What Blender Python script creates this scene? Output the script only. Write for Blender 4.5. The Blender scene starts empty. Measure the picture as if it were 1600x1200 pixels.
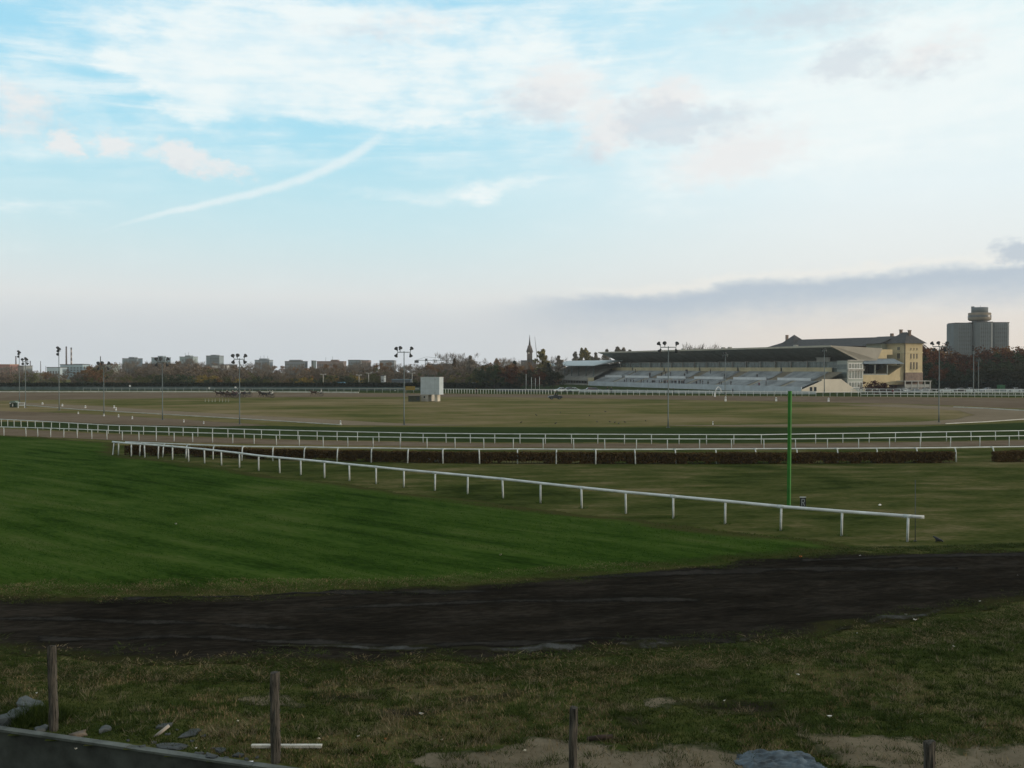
import bpy, math, random
import numpy as np
from mathutils import Vector, Matrix
R = math.radians
random.seed(7)
RNG = np.random.default_rng(11)
SC = bpy.context.scene
COL = SC.collection

# ------------------------------------------------------------------ camera
F = 1640.0                     # focal length in pixels of a 1600 px wide picture
CH = 7.5                       # eye height
PITCH = math.atan(26 / F)
cam = bpy.data.cameras.new('camera'); camo = bpy.data.objects.new('camera', cam); COL.objects.link(camo)
camo.location = (0, 0, CH); camo.rotation_euler = (R(90) - PITCH, 0, 0)
cam.sensor_width = 36; cam.lens = 36 * F / 1600; cam.clip_start = .1; cam.clip_end = 12000
SC.camera = camo
SC.view_settings.view_transform = 'Standard'; SC.view_settings.look = 'None'
SC.view_settings.exposure = 0; SC.view_settings.gamma = 1

def s2l(c): return tuple(((v/255)/12.92 if v/255 <= .04045 else ((v/255+.055)/1.055)**2.4) for v in c)

# ------------------------------------------------------------------ sky
SUN_AZ, SUN_EL = R(98), R(7)   # azimuth from +Y towards +X
world = bpy.data.worlds.new('World'); SC.world = world; world.use_nodes = True
NT = world.node_tree; NT.nodes.clear()
class S:
    """socket with arithmetic"""
    nt = NT
    def __init__(s, k): s.k = k
    @staticmethod
    def m(op, a, b=None, c=None):
        n = S.nt.nodes.new('ShaderNodeMath'); n.operation = op
        for i, v in enumerate((a, b, c)):
            if v is None: continue
            if isinstance(v, S): S.nt.links.new(v.k, n.inputs[i])
            else: n.inputs[i].default_value = v
        return S(n.outputs[0])
    def __add__(s, o): return S.m('ADD', s, o)
    __radd__ = __add__
    def __sub__(s, o): return S.m('SUBTRACT', s, o)
    def __rsub__(s, o): return S.m('SUBTRACT', o, s)
    def __mul__(s, o): return S.m('MULTIPLY', s, o)
    __rmul__ = __mul__
    def __truediv__(s, o): return S.m('DIVIDE', s, o)
def sstep(x, a, b):
    n = S.nt.nodes.new('ShaderNodeMapRange'); n.interpolation_type = 'SMOOTHSTEP'
    S.nt.links.new(x.k, n.inputs[0]); n.inputs[1].default_value = a; n.inputs[2].default_value = b
    return S(n.outputs[0])
def ramp(x, stops):
    n = S.nt.nodes.new('ShaderNodeValToRGB'); e = n.color_ramp.elements
    while len(e) < len(stops): e.new(.5)
    for el, (p, c) in zip(e, stops): el.position = p; el.color = (*c, 1) if len(c) == 3 else c
    S.nt.links.new(x.k, n.inputs[0]); return n.outputs[0]
def mix(f, a, b, mode='MIX'):
    n = S.nt.nodes.new('ShaderNodeMix'); n.data_type = 'RGBA'; n.blend_type = mode
    for i, v in ((0, f), (6, a), (7, b)):
        if isinstance(v, S): v = v.k
        if isinstance(v, (int, float)): n.inputs[i].default_value = v if i == 0 else (v, v, v, 1)
        elif isinstance(v, tuple): n.inputs[i].default_value = (*v, 1)
        else: S.nt.links.new(v, n.inputs[i])
    return n.outputs[2]
def noise(vec, scale, detail=4, rough=.55, dist=0):
    n = S.nt.nodes.new('ShaderNodeTexNoise'); n.inputs['Scale'].default_value = scale
    n.inputs['Detail'].default_value = detail; n.inputs['Roughness'].default_value = rough
    n.inputs['Distortion'].default_value = dist
    if vec is not None: S.nt.links.new(vec, n.inputs['Vector'])
    return n
def comb(x, y, z=0.0):
    n = S.nt.nodes.new('ShaderNodeCombineXYZ')
    for i, v in enumerate((x, y, z)):
        if isinstance(v, S): S.nt.links.new(v.k, n.inputs[i])
        else: n.inputs[i].default_value = v
    return n.outputs[0]
tc = NT.nodes.new('ShaderNodeTexCoord'); sp = NT.nodes.new('ShaderNodeSeparateXYZ')
NT.links.new(tc.outputs['Generated'], sp.inputs[0])
DX, DY, DZ = (S(sp.outputs[i]) for i in range(3))
AZ = S.m('ARCTAN2', DX, DY) * 57.29578            # degrees to the right of north
EL = S.m('ARCSINE', DZ) * 57.29578
def ang(px, py):
    a = math.atan((px-800)/F); return math.degrees(a), math.degrees(math.atan((574-py)/F*math.cos(a)))
# gently warped sky coordinates, so that clouds get ragged outlines
w1 = noise(comb(AZ*.10, EL*.22), 1.6, 6, .62); w1s = NT.nodes.new('ShaderNodeSeparateColor'); NT.links.new(w1.outputs['Color'], w1s.inputs[0])
WA = AZ + (S(w1s.outputs[0]) - .5) * 7.0
WE = EL + (S(w1s.outputs[1]) - .5) * 3.4
wvec = comb(WA, WE)
w2 = noise(comb(AZ*.5, EL*.8), 1.6, 6, .62); w2s = NT.nodes.new('ShaderNodeSeparateColor'); NT.links.new(w2.outputs['Color'], w2s.inputs[0])
pvec = comb(AZ + (S(w2s.outputs[0]) - .5)*2.6, EL + (S(w2s.outputs[1]) - .5)*1.7)      # finer raggedness for small clouds
st3 = S(noise(comb(AZ*.55, EL*.85), 1.7, 6, .62).outputs['Fac'])
def blob(px, py, rx, ry, rot=0, vec=None):
    a, e = ang(px, py); n = NT.nodes.new('ShaderNodeMapping'); n.vector_type = 'TEXTURE'
    n.inputs['Location'].default_value = (a, e, 0); n.inputs['Rotation'].default_value = (0, 0, R(rot))
    n.inputs['Scale'].default_value = (rx/F*57.3, ry/F*57.3, 1)
    NT.links.new(vec or wvec, n.inputs['Vector'])
    g = NT.nodes.new('ShaderNodeTexGradient'); g.gradient_type = 'SPHERICAL'; NT.links.new(n.outputs[0], g.inputs[0])
    return S(g.outputs['Fac'])
def addup(lst):
    t = None
    for f, w in lst:
        q = f * w; t = q if t is None else t + q
    return t
E25 = S.m('MAXIMUM', EL, 0.0) / 25.0
L = lambda *c: s2l(c)
left = ramp(E25, [(0, L(211,218,222)), (.09, L(219,224,227)), (.15, L(227,231,231)), (.25, L(212,233,237)), (.30, L(204,233,240)), (.37, L(192,231,242)), (.5, L(172,226,245)), (.66, L(164,222,246)), (.95, L(150,214,244))])
right = ramp(E25, [(0, L(239,226,212)), (.08, L(238,229,219)), (.2, L(237,240,238)), (.37, L(235,247,250)), (.56, L(231,247,250)), (.85, L(205,240,249))])
base = mix(sstep(AZ, -9, 21), left, right)
# the clear sky behind the veil
sky = NT.nodes.new('ShaderNodeTexSky'); sky.sky_type = 'NISHITA'; sky.sun_disc = False
sky.sun_elevation = SUN_EL; sky.sun_rotation = SUN_AZ; sky.air_density = 1.2; sky.dust_density = 1.5
nish = mix(1.0, sky.outputs[0], (0.12, 0.12, 0.12), 'MULTIPLY')
# high thin streaks
st = S(noise(comb(AZ*.06 + EL*.02, EL*.62 - AZ*.02), 1.35, 5, .6, .4).outputs['Fac'])
st2 = S(noise(comb(AZ*.22, EL*.5), 1.5, 6, .6).outputs['Fac'])
streak = sstep(st*.65 + st2*.35, .40, .66) * sstep(EL, 7, 14) * .75
white = addup([(blob(470,70,520,130,-3),1.9), (blob(300,150,330,90,12),1.2), (blob(620,185,420,40,2),.9), (blob(900,120,260,110,0),1.3),
               (blob(1180,190,330,130,14),1.5), (blob(1480,150,330,140,10),1.5), (blob(730,295,240,16,3),1.0), (blob(1500,60,260,90,0),.9),
               (blob(30,225,200,26,0),.4), (blob(90,95,260,30,-4),.5), (blob(60,320,170,14,-3),.6)])
gap = addup([(blob(960,60,110,60,-12),1.0), (blob(215,175,130,40,-30),1.1), (blob(10,120,90,40,0),.9), (blob(30,40,120,50,0),.6), (blob(780,8,60,22,0),1.0),(blob(480,205,260,30,0),.6)])
wm = sstep(white*(st*1.05 + st2*.75) - gap*1.1 + (st2 - .5)*1.0, -.1, 1.35)
wm = S.m('MAXIMUM', wm, streak)
wm = wm*(.64 + .36*sstep(st2*.55 + st*.45, .36, .62))
c1 = mix(wm*.95, base, L(245,253,253))
# puffs with a faintly pink light on them
pb = lambda *a: blob(*a, vec=pvec)
puff = addup([(pb(40,160,84,40,-10),1.3), (pb(104,226,36,27,0),2.2), (pb(180,226,40,28,-12),1.7), (pb(288,250,74,32,-14),1.9), (pb(372,268,50,14,-8),.9),
              (pb(20,205,70,26,0),.8), (pb(870,140,110,60,0),1.5), (pb(950,205,70,60,30),1.6), (pb(1050,155,80,50,0),1.5), (pb(1150,245,170,60,12),1.5), (pb(1450,85,120,40,10),1.2), (pb(640,40,160,40,5),.8)])
pm = sstep(puff + (st3-.5)*1.1, .15, 1.25)
c2 = mix(pm*.85, c1, L(240,240,240))
grey = addup([(pb(1015,188,80,50,-10),1.9), (pb(1320,98,95,34,14),1.7), (pb(830,168,120,50,0),1.2), (pb(1260,28,260,56,0),1.2), (pb(1110,192,150,44,8),1.3), (pb(925,240,60,36,20),1.0), (pb(560,55,170,26,-4),.8),(pb(1440,112,150,36,8),1.0),(pb(300,268,70,18,-12),.7),(pb(60,190,90,22,-8),.7)])
gm = sstep(grey + (st3-.5)*1.2, .25, 1.3)
c3 = mix(gm*.62, c2, L(210,219,228))
# long low cloud bank on the right, its upper edge climbing to the right
a0, e0 = ang(770, 470); a1, e1 = ang(1590, 398)
slope = (e1-e0)/(a1-a0)
edge = (AZ - a0)*slope + e0 + (S(w1s.outputs[2]) - .5)*1.5 + (st2-.5)*.35 + (st3-.5)*.8
below = edge - EL
bank = sstep(below, -.15, .65) * (1.0 - sstep(below, .6, 3.0)) * sstep(AZ, a0-2.5, a0+7)
bank = S.m('MAXIMUM', bank, sstep(pb(1592,394,46,30,0)*1.8 + (st3-.5)*.9, .2, 1.2)*.85)
rim = sstep(below, -.55, -.05) * (1.0 - sstep(below, -.05, .25)) * sstep(AZ, a0+3, a0+9)
c4 = mix(rim*.35, c3, L(250,245,236))
c5 = mix(bank*.9, c4, L(184,198,212))
# haze layer along the horizon, left
hz = sstep(EL, 4.4, .9) * sstep(AZ, 18, -2)
# vapour trail
TR = [ang(*p) for p in ((150,366),(210,346),(260,334),(330,318),(400,302),(450,288),(500,270),(550,245),(605,208))]
cf = np.polyfit([p[0] for p in TR], [p[1] for p in TR], 4)
trw = noise(comb(AZ*.9, EL*.9), 1.3, 5, .65).outputs['Fac']
tre = None
for k in cf: tre = (tre*AZ + float(k)) if tre is not None else S.m('ADD', AZ*0.0, float(k))
dist = S.m('ABSOLUTE', EL - tre + (S(trw)-.5)*.28)
width = (AZ - TR[0][0])*.021 + .10
trail = (1.0 - sstep(dist/width, .15, 1.3)) * sstep(AZ, TR[0][0]-.2, TR[0][0]+4) * (1.0 - sstep(AZ, TR[-1][0]-1.3, TR[-1][0]+.4)) * (S(trw)*.5+.45)
c6 = mix(trail*.9, c5, L(238,248,250))
c7 = mix(hz*.5, c6, L(208,214,220))
# outside the view, an unseen neutral veil over the clear sky lifts ground light
front = sstep(DY, -.15, .55) * (1.0 - sstep(EL, 21, 44))
FILL_SKY = mix(.75, nish, L(206,208,206))
fin = mix(front*.97, mix(1.0, FILL_SKY, (1.15,1.15,1.1), 'MULTIPLY'), c7)
bg = NT.nodes.new('ShaderNodeBackground'); NT.links.new(fin, bg.inputs[0]); bg.inputs[1].default_value = 1.0
wo = NT.nodes.new('ShaderNodeOutputWorld'); NT.links.new(bg.outputs[0], wo.inputs[0])

# ------------------------------------------------------------------ sun
sl = bpy.data.lights.new('sun', 'SUN'); sl.energy = 2.1; sl.angle = R(3.0); sl.color = (1, .84, .66)
so = bpy.data.objects.new('sun', sl); COL.objects.link(so); so.location = (200, 0, 90)
sdir = Vector((math.sin(SUN_AZ)*math.cos(SUN_EL), math.cos(SUN_AZ)*math.cos(SUN_EL), math.sin(SUN_EL)))
so.rotation_euler = sdir.to_track_quat('Z', 'Y').to_euler()

# ------------------------------------------------------------------ projection helpers (survey of the photograph -> metres)
def ray(px, py):
    cx, cy = (px-800)/F, (600-py)/F
    c, s = math.cos(PITCH), math.sin(PITCH)
    return Vector((cx, c + cy*s, -s + cy*c))
def G(px, py, z=0.0):
    d = ray(px, py); k = (z-CH)/d.z
    return Vector((d.x*k, d.y*k, z))
def D(px, py, y):
    d = ray(px, py); k = y/d.y
    return Vector((d.x*k, y, CH + d.z*k))

# ------------------------------------------------------------------ materials
def new_mat(name):
    m = bpy.data.materials.new(name); m.use_nodes = True
    S.nt = m.node_tree
    return m, m.node_tree, m.node_tree.nodes['Principled BSDF']
MATS = {}
def mat(name, col, rough=.7, var=.15, scale=3.0, metal=0, bump=0.0, spec=.3):
    if name in MATS: return MATS[name]
    m, nt, b = new_mat(name)
    b.inputs['Roughness'].default_value = rough; b.inputs['Metallic'].default_value = metal
    b.inputs['Specular IOR Level'].default_value = spec
    t = nt.nodes.new('ShaderNodeTexCoord'); n = noise(t.outputs['Object'], scale, 5, .6)
    lo = tuple(v*(1-var) for v in col); hi = tuple(min(1, v*(1+var)) for v in col)
    nt.links.new(ramp(S(n.outputs['Fac']), [(.3, lo), (.7, hi)]), b.inputs['Base Color'])
    if bump:
        bp = nt.nodes.new('ShaderNodeBump'); bp.inputs['Strength'].default_value = bump; bp.inputs['Distance'].default_value = .05
        nt.links.new(n.outputs['Fac'], bp.inputs['Height']); nt.links.new(bp.outputs[0], b.inputs['Normal'])
    MATS[name] = m; return m
def leaf_mat(name, a, b_, c, transl=.0):
    m, nt, b = new_mat(name); b.inputs['Roughness'].default_value = .9; b.inputs['Specular IOR Level'].default_value = .03
    g = nt.nodes.new('ShaderNodeNewGeometry'); o = nt.nodes.new('ShaderNodeObjectInfo')
    n = noise(nt.nodes.new('ShaderNodeTexCoord').outputs['Object'], .9, 3)
    f = S(g.outputs['Random Per Island'])*.5 + S(n.outputs['Fac'])*.55 + (S(o.outputs['Random'])-.5)*.3
    nt.links.new(ramp(f, [(.15, a), (.5, b_), (.9, c)]), b.inputs['Base Color'])
    return m
def ground_mat(name, cols, big=.05, mid=.5, fine=6.0, bump=.4, bdist=.05, wts=(.4,.35,.25), contrast=.18, edge=None, stripes=None, grain=None):
    """cols: dark..light ramp; edge: colour the border breaks up into (attribute 'edge' 0 at the border)"""
    m, nt, b = new_mat(name); b.inputs['Roughness'].default_value = 1.0; b.inputs['Specular IOR Level'].default_value = 0.0
    g = nt.nodes.new('ShaderNodeNewGeometry'); P = g.outputs['Position']
    Q = P
    if grain:
        mp = nt.nodes.new('ShaderNodeMapping'); mp.vector_type = 'TEXTURE'; mp.inputs['Rotation'].default_value = (0,0,R(grain[0])); mp.inputs['Scale'].default_value = (grain[1],1,1)
        nt.links.new(P, mp.inputs['Vector']); Q = mp.outputs[0]
    n1 = S(noise(P, big, 5, .6, .6).outputs['Fac']); n2 = S(noise(Q, mid, 5, .65).outputs['Fac']); n3n = noise(Q, fine, 4, .7); n3 = S(n3n.outputs['Fac'])
    f = n1*wts[0] + n2*wts[1] + n3*wts[2]
    if stripes:
        sx = nt.nodes.new('ShaderNodeSeparateXYZ'); nt.links.new(P, sx.inputs[0])
        ax, ay, per, amp = stripes
        v = S(sx.outputs[0])*(ax*6.2832/per) + S(sx.outputs[1])*(ay*6.2832/per) + (n1-.5)*5 + (n2-.5)*2.0
        f = f + S.m('SINE', v)*amp*(n1*1.4) + S.m('SINE', v*2.7)*amp*.5
    stops = [(.5 + contrast*(2*i/(len(cols)-1)-1), c) for i, c in enumerate(cols)]
    c = ramp(f, stops)
    if edge is not None:
        at = nt.nodes.new('ShaderNodeAttribute'); at.attribute_name = 'edge'
        e = S(at.outputs['Fac']) + (n2-.5)*1.6 + (n3-.5)*.8
        c = mix(sstep(e, .15, .75), edge, c)
    nt.links.new(c, b.inputs['Base Color'])
    bp = nt.nodes.new('ShaderNodeBump'); bp.inputs['Strength'].default_value = bump; bp.inputs['Distance'].default_value = bdist
    nt.links.new((n3*.6 + n2*.8).k, bp.inputs['Height']); nt.links.new(bp.outputs[0], b.inputs['Normal'])
    return m

M_WHITE = mat('white_paint', (.72,.75,.76), .5, .10, 4)
M_RAILW = mat('rail_white_plastic', (.62,.67,.69), .5, .24, .9)
M_POSTW = mat('post_white_paint', (.50,.56,.58), .65, .30, 2.2)
M_GREEN = mat('green_paint', (.022,.15,.016), .6, .35, 1.6)
M_WOOD, nt_, b_ = new_mat('weathered_wood'); b_.inputs['Roughness'].default_value = .95; b_.inputs['Specular IOR Level'].default_value = .1
mp_ = nt_.nodes.new('ShaderNodeMapping'); mp_.inputs['Scale'].default_value = (1,1,.07); nt_.links.new(nt_.nodes.new('ShaderNodeTexCoord').outputs['Object'], mp_.inputs['Vector'])
n_ = noise(mp_.outputs[0], 42, 5, .7); nt_.links.new(ramp(S(n_.outputs['Fac']), [(.34,(.012,.012,.011)),(.47,(.065,.062,.056)),(.68,(.135,.125,.108))]), b_.inputs['Base Color'])
bp_ = nt_.nodes.new('ShaderNodeBump'); bp_.inputs['Distance'].default_value = .02; nt_.links.new(n_.outputs['Fac'], bp_.inputs['Height']); nt_.links.new(bp_.outputs[0], b_.inputs['Normal'])
M_GALV = mat('galvanised_steel', (.115,.145,.15), .5, .12, 3, metal=.3)
M_DARKM = mat('dark_metal', (.025,.027,.03), .5, .2, 3)
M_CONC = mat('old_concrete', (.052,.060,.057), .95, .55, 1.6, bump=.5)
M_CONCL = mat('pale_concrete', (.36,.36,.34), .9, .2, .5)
M_SEAT = mat('blue_grey_terrace', (.28,.305,.325), .85, .38, .28)
M_SEATL = mat('grey_terrace', (.28,.28,.265), .85, .25, .35)
M_CREAM = mat('cream_render', (.50,.44,.29), .9, .16, .4)
M_YELL = mat('ochre_render', (.50,.425,.27), .9, .14, .4)
M_STONE = mat('brown_stone', (.20,.155,.13), .95, .3, 1.0)
M_SLATE = mat('slate_roof', (.058,.06,.065), .8, .3, 1.0)
M_RDARK = mat('dark_roof_soffit', (.20,.215,.20), .8, .2, .6)
M_GLASS = mat('dark_glass', (.03,.04,.05), .12, .3, 1.0, spec=.6)
M_GLASSB = mat('grey_glazing', (.16,.20,.20), .25, .35, .5, spec=.6)
M_BARK = mat('bark', (.05,.043,.037), .95, .3, 4)
M_TYRE = mat('tyre_rubber', (.02,.02,.02), .9, .1)
M_BLUEROOF = mat('blue_grey_sheet', (.17,.22,.27), .5, .15, .8)
M_YSIGN = mat('yellow_board', (.20,.15,.03), .6, .2, 2)
M_TEAL = mat('teal_boarding', (.075,.115,.12), .85, .35, .6)

# ------------------------------------------------------------------ mesh building
class MB:
    def __init__(s): s.v = []; s.f = []; s.mi = []; s.sm = []
    def add(s, vs, fs, mi=0, smooth=False):
        o = len(s.v); s.v += [tuple(v) for v in vs]
        for f in fs: s.f.append(tuple(i+o for i in f)); s.mi.append(mi); s.sm.append(smooth)
        return s
    def box(s, lo, hi, mi=0, M=None):
        x0,y0,z0 = lo; x1,y1,z1 = hi
        vs = [Vector(p) for p in ((x0,y0,z0),(x1,y0,z0),(x1,y1,z0),(x0,y1,z0),(x0,y0,z1),(x1,y0,z1),(x1,y1,z1),(x0,y1,z1))]
        if M is not None: vs = [M @ v for v in vs]
        return s.add(vs, [(3,2,1,0),(4,5,6,7),(0,1,5,4),(1,2,6,5),(2,3,7,6),(3,0,4,7)], mi)
    def tube(s, pts, r, n=8, mi=0, cap=True, smooth=True):
        pts = [Vector(p) for p in pts]; k = len(pts)
        rs = r if isinstance(r, (list, tuple)) else [r]*k
        vs = []; prev = None
        for i, p in enumerate(pts):
            t = (pts[min(i+1,k-1)] - pts[max(i-1,0)]).normalized()
            a = prev if prev is not None else (Vector((0,0,1)) if abs(t.z) < .9 else Vector((1,0,0)))
            u = a - t*a.dot(t)
            if u.length < 1e-4: u = t.orthogonal()
            u.normalize(); w = t.cross(u); prev = u
            for j in range(n):
                q = 2*math.pi*j/n; vs.append(p + (u*math.cos(q) + w*math.sin(q))*rs[i])
        fs = [(i*n+j, i*n+(j+1)%n, (i+1)*n+(j+1)%n, (i+1)*n+j) for i in range(k-1) for j in range(n)]
        s.add(vs, fs, mi, smooth)
        if cap:
            o = len(s.v) - k*n
            s.f.append(tuple(o+j for j in reversed(range(n)))); s.mi.append(mi); s.sm.append(False)
            s.f.append(tuple(o+(k-1)*n+j for j in range(n))); s.mi.append(mi); s.sm.append(False)
        return s
    def prism(s, poly, axis0, axis1, ext, mi=0, origin=(0,0,0)):
        """poly in 2-D along axis0/axis1, extruded by vector ext"""
        a, b, e, o = Vector(axis0), Vector(axis1), Vector(ext), Vector(origin)
        n = len(poly); v0 = [o + a*p + b*q for p, q in poly]; v1 = [v+e for v in v0]
        return s.add(v0+v1, [tuple(reversed(range(n))), tuple(range(n, 2*n))] + [(i, (i+1)%n, n+(i+1)%n, n+i) for i in range(n)], mi)
    def mesh(s, name, mats, off=None):
        me = bpy.data.meshes.new(name)
        vs = s.v if off is None else [(v[0]-off[0], v[1]-off[1], v[2]-off[2]) for v in s.v]
        me.from_pydata(vs, [], s.f)
        for m in (mats if isinstance(mats, (list, tuple)) else [mats]): me.materials.append(m)
        me.polygons.foreach_set('material_index', s.mi); me.polygons.foreach_set('use_smooth', s.sm)
        me.update(); return me
    def build(s, name, mats, parent=None, off=None, loc=None):
        o = bpy.data.objects.new(name, s.mesh(name, mats, off)); COL.objects.link(o)
        if loc is not None: o.location = loc
        if parent is not None: o.parent = parent
        return o
def props(o, label=None, cat=None, group=None, kind=None):
    if label: o['label'] = label
    if cat: o['category'] = cat
    if group: o['group'] = group
    if kind: o['kind'] = kind
    return o
def thing(name, label, cat, loc=(0,0,0), rz=0, group=None):
    o = bpy.data.objects.new(name, None); COL.objects.link(o); o.empty_display_size = .3
    o.location = loc; o.rotation_euler = (0, 0, rz); return props(o, label, cat, group)
def kids(o): return [c for c in bpy.data.objects if c.parent == o]
def link_mesh(name, me, parent=None, loc=None, rot=None, scale=None):
    o = bpy.data.objects.new(name, me); COL.objects.link(o)
    if parent: o.parent = parent
    if loc is not None: o.location = loc
    if rot is not None: o.rotation_euler = rot
    if scale is not None: o.scale = scale
    return o
def dup(root, tree, loc, rz=0, label=None, group=None, scale=None):
    """tree: [(child, [grandchildren])]"""
    r = root.copy(); COL.objects.link(r); r.location = loc; r.rotation_euler = (0, 0, rz)
    if scale is not None: r.scale = scale
    if label: r['label'] = label
    if group: r['group'] = group
    for c, gs in tree:
        n = c.copy(); COL.objects.link(n); n.parent = r
        for g in gs: q = g.copy(); COL.objects.link(q); q.parent = n
    return r
def tree_of(root):
    return [(c, kids(c)) for c in kids(root)]

# numpy value noise
def vnoise(x, y, seed=0):
    xi = np.floor(x).astype(np.int64); yi = np.floor(y).astype(np.int64); xf = x-xi; yf = y-yi
    def h(a, b):
        n = (a*374761393 + b*668265263 + seed*974634311) & 0x7fffffff
        n = ((n ^ (n >> 13)) * 1274126177) & 0x7fffffff
        return ((n ^ (n >> 16)) & 0xffff)/65535.0
    u = xf*xf*(3-2*xf); v = yf*yf*(3-2*yf)
    return (h(xi,yi)*(1-u)+h(xi+1,yi)*u)*(1-v) + (h(xi,yi+1)*(1-u)+h(xi+1,yi+1)*u)*v
def fbm(x, y, o=4, seed=0):
    t = 0; a = .5; n = 0
    for i in range(o): t = t + a*vnoise(x*2**i, y*2**i, seed+i); n += a; a *= .5
    return t/n
def np_mesh(name, verts, faces, mats, mi=None):
    """verts (n,3), faces (m,k)"""
    me = bpy.data.meshes.new(name); k = faces.shape[1]
    me.vertices.add(len(verts)); me.vertices.foreach_set('co', verts.astype(np.float32).ravel())
    me.loops.add(faces.size); me.loops.foreach_set('vertex_index', faces.astype(np.int32).ravel())
    me.polygons.add(len(faces)); me.polygons.foreach_set('loop_start', np.arange(0, faces.size, k, dtype=np.int32))
    for m in (mats if isinstance(mats, (list, tuple)) else [mats]): me.materials.append(m)
    if mi is not None: me.polygons.foreach_set('material_index', mi.astype(np.int32))
    me.update(calc_edges=True); return me

# ------------------------------------------------------------------ ground sheets
def seg_dist(px, py, poly):
    d = np.full(px.shape, 1e9); inside = np.zeros(px.shape, bool); n = len(poly)
    for i in range(n):
        ax, ay = poly[i]; bx, by = poly[(i+1) % n]
        ex, ey = bx-ax, by-ay; t = np.clip(((px-ax)*ex+(py-ay)*ey)/(ex*ex+ey*ey+1e-9), 0, 1)
        d = np.minimum(d, np.hypot(px-ax-t*ex, py-ay-t*ey))
        c = ((ay > py) != (by > py)) & (px < (bx-ax)*(py-ay)/((by-ay) if abs(by-ay) > 1e-9 else 1e-9)+ax)
        inside ^= c
    return np.where(inside, d, -d)
def terrain(x, y):
    """small real unevenness of the nearest ground, dying out with distance"""
    near = np.clip((44-y)/16, 0, 1)
    return (fbm(x*.45, y*.45, 2, 3)-.5)*.20*near
def sheet(name, poly, z, m, cell=.5, ragged=.3, rscale=.6, edgew=.6, kind='structure', seed=1, follow=False, relief=None, reldiv=.8):
    P = np.array([(p[0], p[1]) for p in poly]); x0, y0 = P.min(0)-1; x1, y1 = P.max(0)+1
    nx = int((x1-x0)/cell)+2; ny = int((y1-y0)/cell)+2
    X, Y = np.meshgrid(x0+np.arange(nx)*cell, y0+np.arange(ny)*cell, indexing='ij')
    sd = seg_dist(X, Y, P) + (fbm(X*rscale, Y*rscale, 5, seed)-.5)*2*ragged
    inside = sd > 0
    c = inside[:-1,:-1] & inside[1:,:-1] & inside[1:,1:] & inside[:-1,1:]
    idx = np.arange(nx*ny).reshape(nx, ny)
    fs = np.stack([idx[:-1,:-1][c], idx[1:,:-1][c], idx[1:,1:][c], idx[:-1,1:][c]], 1)
    used, inv = np.unique(fs, return_inverse=True)
    Z = np.full(X.shape, z) + (terrain(X, Y) if follow else 0) + (relief(X, Y)*np.clip(sd/reldiv, 0, 1) if relief else 0)
    V = np.stack([X.ravel(), Y.ravel(), Z.ravel()], 1)[used]
    me = np_mesh(name, V, inv.reshape(fs.shape), m)
    at = me.attributes.new('edge', 'FLOAT', 'POINT'); at.data.foreach_set('value', np.clip(sd.ravel()[used]/edgew, 0, 2).astype(np.float32))
    o = bpy.data.objects.new(name, me); COL.objects.link(o); return props(o, kind=kind)
def flat(name, poly, z, m):
    mb = MB(); mb.add([(p[0], p[1], z) for p in poly], [tuple(range(len(poly)))])
    return props(mb.build(name, m), kind='structure')
def GP(pts): return [G(*p) for p in pts]

C_ROUGH = [(.021,.032,.008), (.045,.060,.016), (.080,.084,.030), (.145,.125,.066)]
C_INF = [(.066,.080,.024), (.115,.112,.042), (.165,.140,.070), (.215,.175,.100)]
C_LAWN = [(.011,.026,.004), (.025,.055,.008), (.043,.079,.014), (.068,.092,.026)]
C_SOIL = [(.0065,.006,.005), (.0165,.0148,.012), (.035,.031,.026)]
C_TRACK = [(.115,.088,.062), (.155,.122,.090), (.195,.160,.125)]
M_INF = ground_mat('infield_grass', C_INF, .018, .10, 1.4, .3, .05, (.50,.38,.12), .085, grain=(8,1.8))
M_ROUGH = ground_mat('rough_grass', C_ROUGH, .09, .5, 5, .5, .06, (.38,.37,.25), .095, grain=(4,2.5))
M_LAWN = ground_mat('mown_lawn', C_LAWN, .06, .7, 9, .5, .05, (.35,.35,.30), .10, edge=(.050,.052,.018), stripes=(.66,.75,2.4,.016), grain=(-41,5))
M_SOIL = ground_mat('churned_soil', C_SOIL, .12, .9, 7, 1.0, .10, (.22,.38,.40), .12, edge=(.031,.032,.013), grain=(11,3.2))
M_TRACK = ground_mat('sand_track', C_TRACK, .04, .4, 3, .2, .03, (.4,.35,.25), .11, edge=(.10,.09,.055))
M_PATH = ground_mat('sandy_path', [(.15,.125,.09), (.20,.165,.12), (.25,.21,.155)], .04, .4, 3, .2, .03, edge=(.12,.11,.06))
M_LUSH = ground_mat('dark_grass', [(.016,.03,.010), (.03,.048,.016), (.05,.06,.025)], .05, .3, 4, .5, .06, edge=(.06,.07,.03))
M_BARE = ground_mat('bare_sand', [(.095,.078,.052), (.155,.132,.094), (.225,.192,.142)], .3, 1.5, 9, .6, .05, edge=(.05,.055,.028))

gz = -0.9
# one ground sheet out to the horizon (a hole under the uneven near field is not needed: it lies lower there)
mb = MB(); B_ = 1500
mb.add([(-B_,45.4,-.004),(B_,45.4,-.004),(B_,B_,-.004),(-B_,B_,-.004)], [(0,1,2,3)])
props(mb.build('ground', M_INF), kind='structure')
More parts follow.
